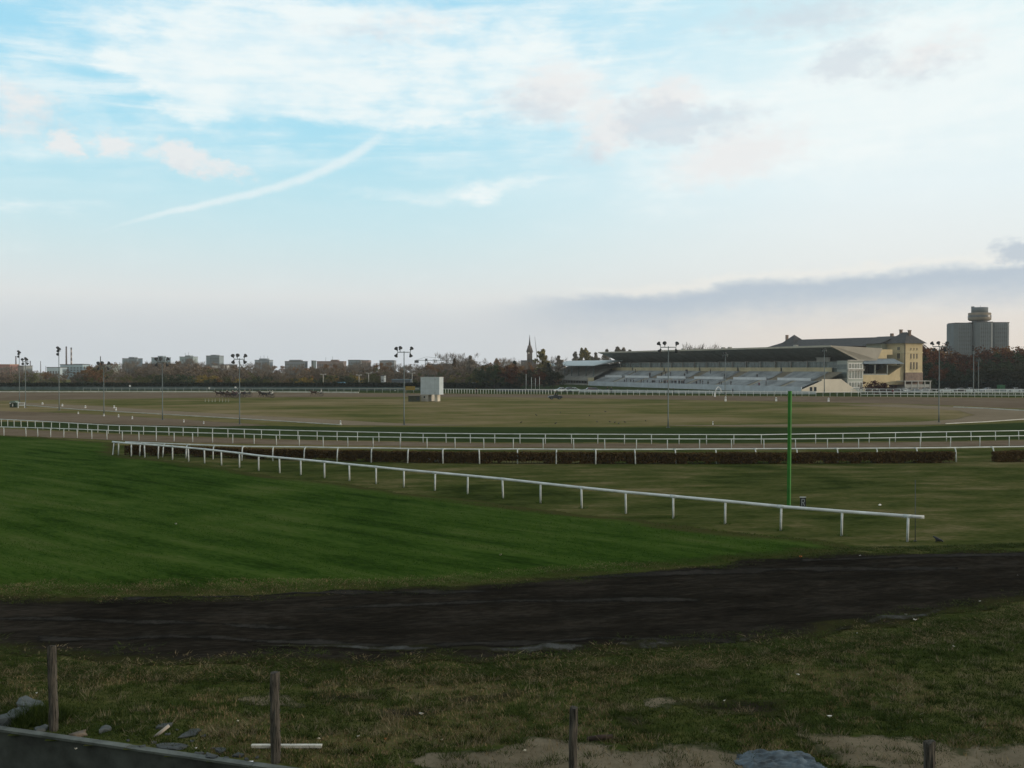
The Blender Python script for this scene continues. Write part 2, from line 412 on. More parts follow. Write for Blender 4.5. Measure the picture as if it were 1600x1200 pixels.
# near field: a grid that follows the small unevenness, cut off along the concrete wall
WA0, WA1 = G(-60, 1131.5), G(470, 1207)
wdir = (WA1-WA0); wdir.z = 0; wdir.normalize()
wl0 = WA0 - wdir*40; wl1 = WA0 + wdir*60
near_poly = [(wl0.x, wl0.y), (wl1.x, wl1.y), (60, 46.01), (-60, 46.01)]
near_poly = [(-60, wl0.y+( -60-wl0.x)*wdir.y/wdir.x-.28), (60, wl0.y+(60-wl0.x)*wdir.y/wdir.x-.28), (60, 46.6), (-60, 46.6)]
near = sheet('near_field', near_poly, 0.0, M_ROUGH, .3, 0.0, .6, .6, seed=2, follow=True)
# rough grass between rail and hedge
rough_poly = GP([(-500,842),(2100,842),(2100,700),(1600,701),(1000,702.5),(500,701),(100,694),(-500,684)])
sheet('rough_field', [(p.x, p.y) for p in rough_poly if True], .004, M_ROUGH, .8, .2, .3, .6, seed=5, follow=True)
lawn_poly = GP([(-700,985),(0,940),(600,927),(1000,898),(1250,872),(1345,858),(1300,846),(1133,829),(978,810),(844,796),(730,781),(631,770),(546,757),(437,745),(374,735),(294,723),(226,716),(186,710),(184,692),(60,683),(-150,674),(-700,668)])
lawn = sheet('lawn', lawn_poly, .018, M_LAWN, .25, .45, .6, 2.4, seed=6, follow=True)
soil_poly = GP([(-500,940),(0,932),(200,932),(400,928),(600,920),(700,915),(900,900),(1050,888),(1200,873),(1320,863),(1450,863),(1600,858),(1900,848),(1900,912),(1600,940),(1500,960),(1400,978),(1300,994),(1200,1008),(1000,1022),(800,1037),(600,1044),(400,1046),(250,1043),(120,1031),(0,1019),(-500,990)])
def ruts(x, y):
    a = R(11); u = x*math.cos(a)+y*math.sin(a); v = -x*math.sin(a)+y*math.cos(a)+(fbm(x*.08, y*.08, 2, 61)-.5)*2.5
    r = fbm(u*.10, v*1.5, 3, 62); c = fbm(x*3.4, y*3.4, 2, 63)*fbm(x*.6, y*.6, 2, 64)
    return np.clip(r-.30, 0, 1)*.16 + c*.07
def soilz(x, y):
    sd = seg_dist(x, y, np.array([(p.x, p.y) for p in soil_poly])) + (fbm(x*.55, y*.55, 5, 8)-.5)*1.9
    return np.where(sd > 0, .022+ruts(x, y)*np.clip(sd/.8, 0, 1), 0)
soil = sheet('soil_track', soil_poly, .022, M_SOIL, .09, .95, .55, 1.35, seed=8, follow=True, relief=ruts)
strip = GP([(1195,1000),(1300,984),(1400,966),(1492,950),(1470,962),(1380,978),(1260,990),(1150,1003),(1000,1012),(800,1024),(600,1024),(350,1016),(500,1012),(800,1016),(1000,1006)])
sheet('dried_mud', strip, .014, ground_mat('dried_mud', [(.022,.022,.021),(.050,.053,.053),(.095,.102,.103)], .3, 1.6, 9, .7, .05, edge=(.022,.022,.013)), .08, .45, 1.1, .6, seed=21, follow=True, relief=soilz, reldiv=.02)
M_STREAK = ground_mat('pale_streak', [(.014,.014,.0125),(.026,.025,.023),(.045,.044,.041)], .4, 1.6, 9, .7, .05, edge=(.012,.0118,.0105))
for k_, (ya_, yb_, xa_, xb_, w_) in enumerate([(1000,1012,60,620,4),(972,985,-40,480,3),(955,940,500,1100,3),(905,892,900,1500,3),(1018,1003,620,1150,4),(880,872,1250,1640,3),(938,928,200,760,2.5)]):
    xs_ = np.linspace(xa_, xb_, 12); ys_ = ya_+(yb_-ya_)*(xs_-xa_)/(xb_-xa_)-np.sin((xs_-xa_)/(xb_-xa_)*3.14)*4
    sheet('wheel_streak', GP([(x, y-w_) for x, y in zip(xs_, ys_)]+[(x, y+w_) for x, y in zip(xs_[::-1], ys_[::-1])]), .012, M_STREAK, .08, .30, .8, .30, seed=300+k_, follow=True, relief=soilz, reldiv=.02)
for i, (pl, sd_) in enumerate([
        ([(620,1186),(760,1168),(830,1150),(900,1158),(1000,1172),(1090,1168),(1160,1186),(1240,1172),(1180,1230),(700,1230)], 31),
        ([(1245,1152),(1330,1146),(1440,1162),(1540,1170),(1620,1168),(1620,1230),(1400,1230),(1290,1185)], 33),
        ([(1000,1090),(1070,1085),(1100,1105),(1040,1112)], 35), ([(350,1100),(430,1085),(470,1098),(400,1108)], 37)]):
    sheet('bare_ground', GP(pl), .014, M_BARE, .08, .65, 1.3, .45, seed=sd_, follow=True)
for i, (pl, sd_) in enumerate([([(590,1108),(690,1100),(680,1122),(600,1124)], 41), ([(480,1082),(620,1070),(600,1090),(500,1098)], 43), ([(960,1120),(1010,1118),(1020,1145),(960,1142)], 45),
        ([(1060,1095),(1220,1098),(1210,1118),(1090,1116)],47), ([(700,1090),(840,1075),(800,1090),(710,1104)],49)]):
    sheet('bare_soil', GP(pl), .018, ground_mat('trodden_soil', [(.012,.011,.008),(.022,.019,.014),(.036,.03,.022)], .3, 2, 9, .8, .06, edge=(.038,.042,.016)), .08, .4, 1.1, .6, seed=sd_, follow=True)

sheet('sand_track', GP([(-500,700),(0,680),(216,690.5),(430,695),(800,699.5),(1200,701),(1600,697),(2100,690),(2100,683),(1600,688),(1200,693.2),(790,692.6),(520,689),(400,686),(260,681),(169,678),(0,669),(-500,650)]), .012, M_TRACK, .4, .35, .3, .9, seed=51)
sheet('verge', GP([(-400,652),(0,668),(169,677),(260,680.5),(400,685.5),(520,688.5),(790,692),(1200,692.5),(1600,687.5),(2000,682),(2000,660),(1600,660),(1440,666),(1300,667.5),(900,667.5),(700,667),(520,667),(400,664.5),(300,661),(240,665),(100,660)]), .008, M_LUSH, .5, .5, .25, 1.6, seed=52)
sheet('training_track', GP([(-300,636),(0,642),(100,645),(200,650),(300,656),(430,665),(330,667),(250,665.5),(160,662.5),(100,660),(0,655),(-300,645)]), .016, M_TRACK, .5, .5, .2, 1.0, seed=53)
sheet('far_track', GP([(-400,634),(0,626),(100,624.5),(300,621.5),(600,620),(800,621),(1000,624),(1200,627),(1400,631),(1490,634),(1600,639),(1900,650),(1900,623),(1600,622),(1450,621),(1200,619),(900,617),(700,615),(400,613.5),(0,613),(-400,613)]), .008, M_TRACK, 1.2, 1.2, .05, 2.5, seed=54)
sheet('inner_path', GP([(20,628.5),(150,634),(270,642),(400,649),(530,656),(620,661),(760,664.5),(640,665.5),(530,664.5),(400,656.5),(270,649),(120,640.5),(20,632)]), .012, M_PATH, .5, .4, .15, 1.0, seed=55)
sheet('inner_path', GP([(1000,664.8),(1200,663.2),(1330,661.5),(1430,659),(1490,654.5),(1515,648),(1495,641.5),(1400,636.5),(1300,632.5),(1400,631.8),(1490,635.5),(1600,640.5),(1800,648),(1900,654),(1750,652),(1600,656.5),(1480,663.5),(1330,666),(1150,667)]), .014, M_PATH, .6, .5, .15, 1.2, seed=56)
# ground beyond the far track, behind the rails
sheet('far_verge', GP([(-300,612.6),(400,613),(700,614.6),(900,616.5),(1200,618.5),(1450,620.5),(1900,622),(1900,600),(-300,600)]), .010, M_LUSH, 2.0, .6, .05, 2.0, seed=57)

# lower ground and bank on the camera's side of the wall
mb = MB(); N = 40
prof = [(-14, 5.9), (-1.5, 5.85), (1.2, 5.6), (14.2, -.62), (17, gz), (60, gz)]
vs = []; fs = []
for i in range(N+1):
    x = -60 + 120*i/N
    wy = wl0.y + (x-wl0.x)*wdir.y/wdir.x - .12
    pr = [(y, z) for y, z in prof[:4]] + [(max(14.6, wy-2.0), gz), (max(14.9, wy), gz)]
    vs += [(x, min(y, wy-.02) if k > 2 else y, z if y < wy else max(z, gz)) for k, (y, z) in enumerate(pr)]
for i in range(N):
    for k in range(5): a = i*6+k; fs.append((a, a+6, a+7, a+1))
mb.add(vs, fs); props(mb.build('grass_bank', M_ROUGH), kind='structure')

# ------------------------------------------------------------------ rails
rrnd = random.Random(3)
CPL = {}
def coupling(r):
    if r not in CPL: CPL[r] = MB().tube([(-.16,0,0),(.16,0,0)], r*1.12, 10).mesh('coupling', M_POSTW)
    return CPL[r]
def along(pxs, poly):
    xs = [p[0] for p in poly]; ys = [p[1] for p in poly]
    return [(x, float(np.interp(x, xs, ys))) for x in pxs]
POSTM = {}
def post_mesh(h, r, m, neck=0):
    key = (round(h,2), r, m.name, neck)
    if key not in POSTM:
        b = MB()
        if neck: b.tube([(0,-neck*.25,0),(0,-neck*.12,h*.45),(0,0,h*.72),(0,neck*.35,h*.93),(0,neck,h)], [r,r,r,r*.95,r*.9], 8)
        else: b.tube([(0,0,-.05),(0,0,h)], r, 8)
        POSTM[key] = b.mesh('post', m)
    return POSTM[key]
def rail(label, poly, posts, h, rr, pr, name='running_rail', cat='running rail', rail_m=None, post_m=None, neck=0, extra=None, ovality=1.25, group=None, mids=()):
    rail_m = rail_m or M_RAILW; post_m = post_m or M_POSTW
    line = [G(x, y, h) for x, y in poly]
    base = Vector((line[0].x, line[0].y, 0))
    root = thing(name, label, cat, base, 0, group)
    b = MB(); b.tube([p-base for p in line], rr, 10)
    ro = b.build('rail', rail_m, root)
    for zz in mids:
        b = MB(); b.tube([p-base-Vector((0,0,h-zz)) for p in line], rr*.8, 8); b.build('rail', rail_m, root)
    for k, (x, y) in enumerate(along(posts, poly)):
        p = G(x, y, h); q = G(x+2, float(np.interp(x+2, [a[0] for a in poly], [a[1] for a in poly])), h)
        dr = q-p; rz = math.atan2(dr.y, dr.x)
        off = Vector((-math.sin(rz), math.cos(rz), 0))*(-neck if neck else 0)
        link_mesh('post', post_mesh(h-rr*.5, pr, post_m, neck), root, (p.x-base.x+off.x, p.y-base.y+off.y, 0), (R(rrnd.uniform(-1.6,1.6)), R(rrnd.uniform(-1.6,1.6)), rz))
        if k % 2 == 0 and rr > .045: link_mesh('coupling', coupling(rr), root, (p.x-base.x, p.y-base.y, h), (0, 0, rz))
    if extra: extra(root, base)
    return root
NR = [(176,690.5),(205,693),(230,694.5),(270,697.5),(320,702),(374,708),(405,712),(437,715),(470,718),(507,721.5),(546,725.5),(587,729.5),(631,734),(680,738.5),(730,743),(786,748.5),(844.5,755),(909,762),(978,769),(1052,775.5),(1133,783),(1220,791.5),(1316,799),(1418,806.5),(1444,808)]
# smooth the surveyed line in the ground plane so that the rail sags only a little between posts
rail('long white running rail crossing the grass from the hedge to the dark soil track', NR,
     [185,205,226,247,269.5,294.6,319.6,346,374,404,437,470,507,546,587.5,631,679.5,730.5,786,844.5,909,978,1052,1133,1220,1315,1418], 1.1, .072, .052,
     extra=lambda root, base: MB().tube([Vector(G(177,690.5,1.1))-base, Vector(G(180.5,691.5,1.0))-base+Vector((-.12,0,0)), Vector(G(176,711,0))-base], .05, 8).build('end_post', M_POSTW, root))
HR = [(196,690.5),(294,694.5),(336,696),(380,697.5),(428,698),(477,698.5),(528,699.5),(582,700),(638,701),(693,701.5),(749,702),(809,701.6),(869,702),(930,702.3),(992,702.2),(1055,702),(1118,701.6),(1180,701.3),(1244,701),(1307,700.8),(1369,700.4),(1431,700),(1491,699.4),(1550,698.5),(1610,697.6),(1680,696.5)]
rail('white rail on bent gooseneck posts along the front of the brown hedge', HR, [222,258,294,336,380,428,477,528,582,638,693,749,809,869,930,992,1055,1118,1180,1244,1307,1369,1431,1491,1550,1611,1672], 1.12, .05, .05, neck=.22)
RA = [(-60,665.5),(6,667.2),(60,668.5),(120,670.5),(190,673.4),(217,674.0),(300,676),(380,678),(430,679.8),(520,682),(660,683.7),(800,684.6),(1000,685.8),(1200,686),(1330,685),(1465,683),(1600,680.8),(1680,679.5)]
rail('white running rail at the near edge of the middle sand track', RA, [6,40.5,59,79,99.5,120.7,143.4,167,191,217,244,272,301,332,363.6,397,432,467.6,505,543.6,583,625.5,667.3,711,756,802,848.7,896.4,945,994.3,1043,1093,1143,1193.7,1243,1293,1341.7,1390,1438,1485,1531,1577,1622,1665], .95, .042, .042)
RB = [(-60,652.5),(0,655),(67,658.4),(169,664.3),(260,666.8),(330,669),(400,671.3),(530,674.2),(660,677),(790,678),(1050,679),(1190,679.2),(1270,677.8),(1360,676.6),(1460,675),(1600,672.8),(1680,671.5)]
rail('white running rail at the far edge of the middle sand track', RB, [2,12,22,33,43,55,67,80,93,107.5,121.5,137,152.7,169,186.5,205,224,244,264,286,309,332,356,382,408.5,437,465.5,495.4,526.7,558.5,592,626,661,697,735,773,812.5,852,893,934,975.7,1018,1061,1104,1146.5,1189.5,1232,1274.5,1317,1358,1399,1439,1479,1517.6,1555.6,1592,1628,1663], .95, .042, .04)
# white kerbs edging the inner paths
M_KERB = mat('kerb_white', (.48,.50,.48), .7, .25, .8)
def kerb(label, pts, h=.09, w=.13):
    line = GP(pts); b = MB()
    for p, q in zip(line[:-1], line[1:]):
        d = (q-p).normalized(); n = Vector((-d.y, d.x, 0))*w/2
        b.add([p-n, q-n, q+n, p+n, *[v+Vector((0,0,h)) for v in (p-n,q-n,q+n,p+n)]], [(4,5,6,7),(0,1,5,4),(1,2,6,5),(2,3,7,6),(3,0,4,7)])
    return props(b.build('track_kerb', M_KERB), label, 'kerb')
kerb('white kerb edging the near side of the sandy inner path on the left', [(18,631.5),(120,640),(270,648.5),(400,656),(534,664.3)])
kerb('white kerb along the outer curve of the path at the right edge', [(1490,636.4),(1540,638.6),(1600,642),(1700,646)], .16, .2)
kerb('white kerb on the near side of the path bend at right', [(1478,662.5),(1540,659.5),(1600,655.5),(1700,650)], .10, .14)
kerb('long pale kerb line at the outer edge of the far track', [(-60,612.8),(200,612.8),(420,613),(560,614)], .35, .3)

# ------------------------------------------------------------------ hedges
def hedge(label, line, w, h, n, seed, m, leaf=.035):
    rng = np.random.default_rng(seed)
    P = np.array([(p.x, p.y) for p in line]); seg = np.hypot(*np.diff(P, axis=0).T); cs = np.r_[0, np.cumsum(seg)]
    t = rng.random(n)*cs[-1]; x = np.interp(t, cs, P[:,0]); y = np.interp(t, cs, P[:,1])
    dirx = np.interp(np.minimum(t+.5, cs[-1]), cs, P[:,0])-np.interp(np.maximum(t-.5, 0), cs, P[:,0])
    diry = np.interp(np.minimum(t+.5, cs[-1]), cs, P[:,1])-np.interp(np.maximum(t-.5, 0), cs, P[:,1])
    l = np.hypot(dirx, diry); dirx /= l; diry /= l
    hh = h*(.90+.16*fbm(t*.5, t*0+seed, 3, seed)); z = rng.random(n)**.8
    dens = fbm(t*1.1, z*2.0+3, 3, seed+4)
    keep = (z > .26) | (dens > .47+ .25*(.26-z))
    o = (rng.random(n)-.5)*w*(1-.15*z)
    o = np.where(rng.random(n) < .5, np.sign(o)*w*.5*(.8+.25*rng.random(n)), o)
    x = x - diry*o; y = y + dirx*o; z = z*hh
    x, y, z, t = x[keep], y[keep], z[keep], t[keep]; n = len(x)
    s = leaf*(1+1.4*rng.random(n))
    a = rng.normal(size=(n,3)); a[:,2] += .6; a /= np.linalg.norm(a, axis=1)[:,None]
    b = rng.normal(size=(n,3)); b -= a*(a*b).sum(1)[:,None]; b /= np.linalg.norm(b, axis=1)[:,None]
    c = np.stack([x, y, z], 1)
    V = np.stack([c+(a*1.5)*s[:,None], c+b*s[:,None]*.7, c-(a*1.5)*s[:,None], c-b*s[:,None]*.7], 1).reshape(-1,3)
    V[:,2] = np.maximum(V[:,2], .01)
    base = Vector((line[0].x, line[0].y, 0))
    root = thing('hedge', label, 'hedge', base)
    V -= np.array(base)
    link_mesh('foliage', np_mesh('foliage', V, np.arange(4*n).reshape(n,4), m), root)
    b = MB()
    b.tube([p-base+Vector((0,0,.01)) for p in line], .02, 4)
    st_ = .22 if leaf < .1 else 1.2; k = int(cs[-1]/st_)
    for i in range(k):
        tt = (i+rng.random())*st_; px = np.interp(tt, cs, P[:,0]); py = np.interp(tt, cs, P[:,1])+(rng.random()-.5)*w*.5
        q = Vector((px, py, 0))-base
        b.tube([q, q+Vector(((rng.random()-.5)*.2, (rng.random()-.5)*.2, h*.75))], [.018,.008], 4)
    b.build('stems', M_BARK, root)
    return root
M_HEDGE = leaf_mat('hedge_leaves', (.045,.031,.014), (.090,.058,.024), (.130,.098,.038))
hl = lambda xs: [Vector((G(x, yb).x, G(x, yb).y+.35, 0)) for x, yb in xs]
hedge('long brown clipped hedge behind the white gooseneck rail', hl([(196,711),(300,713.5),(400,717.5),(528,720.5),(640,723),(760,724.5),(930,725),(1120,725),(1300,724.5),(1492,723.5)]), .8, .86, 75000, 3, M_HEDGE)
hedge('brown hedge starting right of the grassy gap at the right edge', hl([(1557,722.5),(1640,721),(1720,719.5)]), .8, .86, 14000, 4, M_HEDGE)

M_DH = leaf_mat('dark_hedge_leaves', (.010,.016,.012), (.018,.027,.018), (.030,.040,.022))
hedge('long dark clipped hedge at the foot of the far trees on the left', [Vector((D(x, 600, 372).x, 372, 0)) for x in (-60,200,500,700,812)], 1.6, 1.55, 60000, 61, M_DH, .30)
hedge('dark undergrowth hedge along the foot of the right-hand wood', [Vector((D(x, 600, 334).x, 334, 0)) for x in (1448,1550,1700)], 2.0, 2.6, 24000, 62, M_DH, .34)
# ------------------------------------------------------------------ green finish pole, sign, thin pole, bird
p0 = G(1232.5, 793.5); dpt = p0.y
root = thing('finish_pole', 'tall bright green square pole standing behind the white running rail', 'pole', p0)
b = MB(); top = D(1234.3, 611, dpt)-p0; hw = .085
cs = [(math.cos(R(a))*hw*1.32, math.sin(R(a))*hw*1.32) for a in (-172,-82,8,98)]
b.add([(x,y,0) for x,y in cs]+[(top.x+x, y, top.z) for x, y in cs], [(4,5,6,7),(0,1,5,4),(1,2,6,5),(2,3,7,6),(3,0,4,7)])
b.build('shaft', M_GREEN, root)
b = MB(); b.box((-.32,-.3,-.02),(.62,.35,.05)); b.build('base_slab', M_CONCL, root)
b = MB(); b.box((-.13,-.13,.05),(.13,.13,.09)); b.build('foot_plate', M_DARKM, root)
p1 = G(1254.5, 797); sg = thing('number_board', 'small black board with a white letter R beside the green pole', 'sign', p1); sg.scale = (.85,.85,.85)
b = MB(); b.box((-.17,-.03,.12),(.17,.03,.78)); b.build('board', mat('black_board',(.012,.016,.022),.6,.2), sg)
b = MB(); b.box((-.19,-.04,.78),(.19,.04,.82)); b.build('top_trim', M_POSTW, sg)
b = MB()
for s in (-1,1): b.box((s*.14-.015,-.02,-.05),(s*.14+.015,.02,.12))
b.build('legs', M_DARKM, sg)
b = MB(); yy = (-.045,-.032)
b.box((-.105,yy[0],.26),(-.055,yy[1],.70)); b.box((-.055,yy[0],.65),(.06,yy[1],.70)); b.box((.06,yy[0],.50),(.105,yy[1],.68)); b.box((-.055,yy[0],.45),(.07,yy[1],.50))
b.prism([(.0,.45),(.05,.45),(.11,.26),(.06,.26)], (1,0,0), (0,0,1), (0,yy[1]-yy[0],0), 0, (0,yy[0],0)); b.build('letter', mat('sign_white',(.24,.28,.31),.6,.1), sg)
q = G(1430, 846); tp = thing('thin_pole', 'thin dull steel pole standing beyond the near end of the white rail', 'pole', q)
b = MB(); b.tube([(0,0,0),(-.01,0,2.65)], .018, 8); b.build('shaft', mat('dull_green_steel', (.05,.07,.065), .6, .2), tp)
b = MB(); b.box((-.05,-.05,0),(.05,.05,.04)); b.build('foot', M_DARKM, tp)

# ------------------------------------------------------------------ wooden posts, concrete wall, debris in the foreground
def wood_post(label, px, ytop, dd, wpx, seed):
    rng = random.Random(seed); t = D(px, ytop, dd); w = wpx/F*dd/2
    root = thing('fence_post', label, 'fence post', (t.x, dd, 0), 0, 'weathered posts of the old fence')
    b = MB(); n = 10; vs = []; rows = 14; z0 = -.3
    for i in range(rows):
        z = z0 + (t.z-z0)*i/(rows-1)
        for j in range(n):
            a = 2*math.pi*j/n; r = w*(1+rng.uniform(-.10,.10))*(1.03-.06*i/rows)
            sq = 1/max(abs(math.cos(a)), abs(math.sin(a)))**.5
            vs.append((r*sq*math.cos(a)+.012*math.sin(z*2.3+seed), r*sq*math.sin(a)*.9, z + (rng.uniform(-.03,.04) if i == rows-1 else 0)))
    fs = [(i*n+j, i*n+(j+1)%n, (i+1)*n+(j+1)%n, (i+1)*n+j) for i in range(rows-1) for j in range(n)] + [tuple((rows-1)*n+j for j in range(n))]
    b.add(vs, fs); b.build('shaft', M_WOOD, root)
    b = MB()
    for k in range(4):
        z = .25 + k*.4
        b.tube([(w*.9,-.02,z),(w*1.12,-.03,z+.012),(w*1.2,-.03,z-.02)], .006, 5)
    b.build('wire_staples', M_DARKM, root)
    return root
wood_post('weathered wooden fence post standing against the concrete wall at lower left', 82, 1010, 21.55, 13, 1)
wood_post('split wooden fence post in front of the white plank', 430, 1050, 19.7, 14.5, 2)
wood_post('grey wooden post between the sandy patches at bottom centre', 896, 1105, 17.7, 13, 3)
wood_post('short visible stub of a wooden post at bottom right', 1451, 1160, 16.0, 17, 4)
# the wall
wn = Vector((-wdir.y, wdir.x, 0))
root = thing('concrete_wall', 'low weathered concrete retaining wall along the bottom left corner', 'wall', (WA0.x, WA0.y, gz))
b = MB(); L0, L1 = -12, 8.2
nseg = 60; rng = random.Random(5); vs = []; fs = []
for i in range(nseg+1):
    s = L0 + (L1-L0)*i/nseg; p = wdir*s; j = rng.uniform(-.008,.008)
    for oz, ow in ((0,-.10),(-gz+.0,-.10+j),(-gz+.0,.10+j),(0,.10)): vs.append((p.x+wn.x*ow, p.y+wn.y*ow, oz+(rng.uniform(-.006,.012) if oz > .5 else -.1)))
for i in range(nseg):
    for k in range(3): a = i*4+k; fs.append((a, a+4, a+5, a+1))
fs += [(0,1,2,3), tuple(nseg*4+k for k in (3,2,1,0))]
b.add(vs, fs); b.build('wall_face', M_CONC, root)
b = MB(); p, q = wdir*L0, wdir*L1
M4 = Matrix(((wdir.x, wn.x, 0, 0),(wdir.y, wn.y, 0, 0),(0,0,1,0),(0,0,0,1)))
x = L0
while x < L1:
    x2 = min(L1, x+2.4+rng.random()*.6); b.box((x+.006,-.135,-gz+.012),(x2-.006,.05,-gz+.06+rng.uniform(-.006,.006)), 0, M4); x = x2
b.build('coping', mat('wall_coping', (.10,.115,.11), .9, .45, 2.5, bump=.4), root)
def rock(label, px, py, size, seed, m, sx=1.4, sz=.6, name='rubble_stone', group=None):
    rng = np.random.default_rng(seed); p = G(px, py)
    me = bpy.data.meshes.new('rock'); import bmesh; bm = bmesh.new(); bmesh.ops.create_icosphere(bm, subdivisions=2, radius=1)
    for v in bm.verts:
        c = v.co; k = 1 + .30*math.sin(c.x*3.1+seed)*math.cos(c.y*2.7+seed*2)+ rng.uniform(-.12,.12)
        c = Vector((max(-.72,min(.72,c.x)), max(-.75,min(.75,c.y)), max(-.6,min(.6,c.z))))*k
        v.co = Vector((c.x*size*sx, c.y*size, c.z*size*sz))
    bm.to_mesh(me); bm.free(); me.materials.append(m)
    o = link_mesh(name, me, None, (p.x, p.y, float(terrain(np.array([p.x]),np.array([p.y]))[0])+size*sz*.12), (0,0,rng.uniform(0,3)))
    return props(o, label, 'stone', group)
M_RUB = mat('rubble_concrete', (.075,.088,.092), .95, .3, 6, bump=.5)
M_RUBD = mat('dark_rubble', (.058,.066,.070), .95, .3, 6, bump=.5)
rock('large grey concrete lump left of the first wooden post', 22, 1122, .30, 1, M_RUB, 1.5, .8)
rock('flat slab-like rubble leaning on the lump at the left edge', 46, 1100, .26, 2, M_RUB, 2.0, .5)
rock('pale stone at the foot of the first wooden post', 64, 1141, .16, 3, M_RUB)
rock('pale grey rock on the grass right of the first post', 164, 1143, .12, 4, M_RUB, 1.3, .9)
rock('brown stone half buried between the first post and the pale rock', 122, 1150, .15, 5, mat('brown_stone_small', (.12,.10,.08), .95, .3, 5), 1.6, .7)
rock('blue-grey rubble lump on the grass mid left', 256, 1139, .13, 6, M_RUBD, 1.5, .6)
rock('low flat rubble slab right of the leaning wooden stick', 298, 1148, .19, 7, M_RUBD, 1.8, .25)
rock('flat broken slab beside the wall top at lower left', 268, 1168, .19, 8, M_RUBD, 2.0, .25)
for i, (x, y, s) in enumerate([(345,1176,.10),(330,1186,.12),(372,1184,.09),(310,1180,.08),(222,1170,.07),(240,1163,.05),(285,1178,.05),(300,1160,.04),(322,1183,.05),(352,1188,.06),(385,1190,.05),(402,1188,.04),(200,1161,.04),(262,1150,.05),(276,1143,.04),(318,1153,.05),(333,1172,.04)]):
    rock('small rubble bit along the wall coping between rubble and second post', x, y, s, 20+i, M_RUBD, 1.5, .7, 'rubble_bit', 'rubble bits along the wall coping')
p = G(252, 1152); pl = thing('wood_stick', 'short pale board leaning on rubble at lower left', 'board', p)
b = MB(); b.tube([(-.12,-.05,.02),(.14,.06,.22)], .035, 6); b.build('board', mat('pale_board', (.36,.33,.30), .8, .2), pl)
p = G(448, 1172.5); pl = props(MB().box((-.69,-.045,.03),(.69,.045,.085)).build('white_plank', mat('plank_white', (.50,.50,.46), .7, .2, 5)), 'white painted plank lying on the grass behind the second post', 'plank'); pl.location = (p.x, p.y, .03)
p = G(937, 1159); pl = props(MB().tube([(-.25,-.04,.06),(0,.0,.075),(.26,.05,.08)], [.055,.065,.055], 9).build('rotten_log', mat('rotten_wood', (.035,.024,.02), .95, .4, 6)), 'dark rotten log lying at the edge of the sandy patch', 'log'); pl.location = (p.x, p.y, 0)
# crumpled plastic sheet
n = 44; Xg, Yg = np.meshgrid(np.linspace(-1,1,n), np.linspace(-1,1,n), indexing='ij')
rr = np.hypot(Xg, Yg)+(fbm(Xg*1.6+4, Yg*1.6, 3, 71)-.5)*.7
Zg = np.clip(1-rr, 0, 1)**.7*.30*(.35+1.3*fbm(Xg*2.2, Yg*2.2, 3, 72)) + np.abs(fbm(Xg*5, Yg*5, 4, 73)-.5)*.42
c = (rr < .92); c = c[:-1,:-1]&c[1:,:-1]&c[1:,1:]&c[:-1,1:]; idx = np.arange(n*n).reshape(n,n)
fs = np.stack([idx[:-1,:-1][c], idx[1:,:-1][c], idx[1:,1:][c], idx[:-1,1:][c]], 1); us, inv = np.unique(fs, return_inverse=True)
V = np.stack([Xg.ravel()*.85, Yg.ravel()*.62, Zg.ravel()*.42+.02], 1)[us]
p = G(1218, 1196)
o = props(link_mesh('plastic_sheet', np_mesh('plastic_sheet', V, inv.reshape(fs.shape), mat('blue_grey_plastic', (.045,.066,.086), .6, .8, 3.5)), None, (p.x, p.y, 0)), 'crumpled blue-grey plastic sheet on the sandy ground at bottom right', 'plastic sheet')
# scraps of litter
LIT = [(658,1118,.05,0),(560,1155,.045,0),(498,1160,.03,1),(602,1156,.03,2),(372,1131,.035,1),(820,1180,.03,1),(1296,1124,.05,0),(1132,1098,.03,0),(1240,990,.04,0),(1247,1059,.04,0),(1344,871,.06,0),(1530,941,.06,0),(1378,756,.0,0),(1251,872,.07,2),(1416,964,.05,0),(1430,972,.05,0),(275,820,.06,0),(782,869,.06,1),(1339,990,.03,0),(1374,791,.10,0),(1592,902,.06,0),(57,1083,.03,0),(1490,1014,.03,0),(690,1158,.03,1),(118,1173,.03,0),(306,1174,.03,0)]
LC = [('scrap of white litter', mat('litter_white', (.62,.62,.60), .7, .1)), ('scrap of cream litter', mat('litter_cream', (.5,.46,.36), .7, .1)), ('orange scrap of litter', mat('litter_orange', (.45,.14,.03), .7, .2))]
def where(px, py):
    if py > 1010: return 'in the near rough grass'
    if py > 860: return 'on or beside the dark soil track'
    if px < 1000: return 'on the mown lawn'
    return 'on the rough grass right of the green pole'
for i, (x, y, s, k) in enumerate(LIT):
    if s <= 0: continue
    p = G(x, y); b = MB(); rng = random.Random(i)
    vs = [(math.cos(a)*s*rng.uniform(.7,1.4), math.sin(a)*s*rng.uniform(.6,1.1), .02+rng.uniform(0,s*.9)) for a in [q*2*math.pi/6 for q in range(6)]]
    b.add(vs+[(0,0,s*.9), (0,0,.005)], [(j,(j+1)%6,6) for j in range(6)]+[((j+1)%6,j,7) for j in range(6)])
    o = b.build('litter', LC[k][1]); o.location = (p.x, p.y, float(terrain(np.array([p.x]),np.array([p.y]))[0])+.02)
    props(o, LC[k][0]+' lying '+where(x, y), 'litter', LC[k][0]+' '+where(x, y))

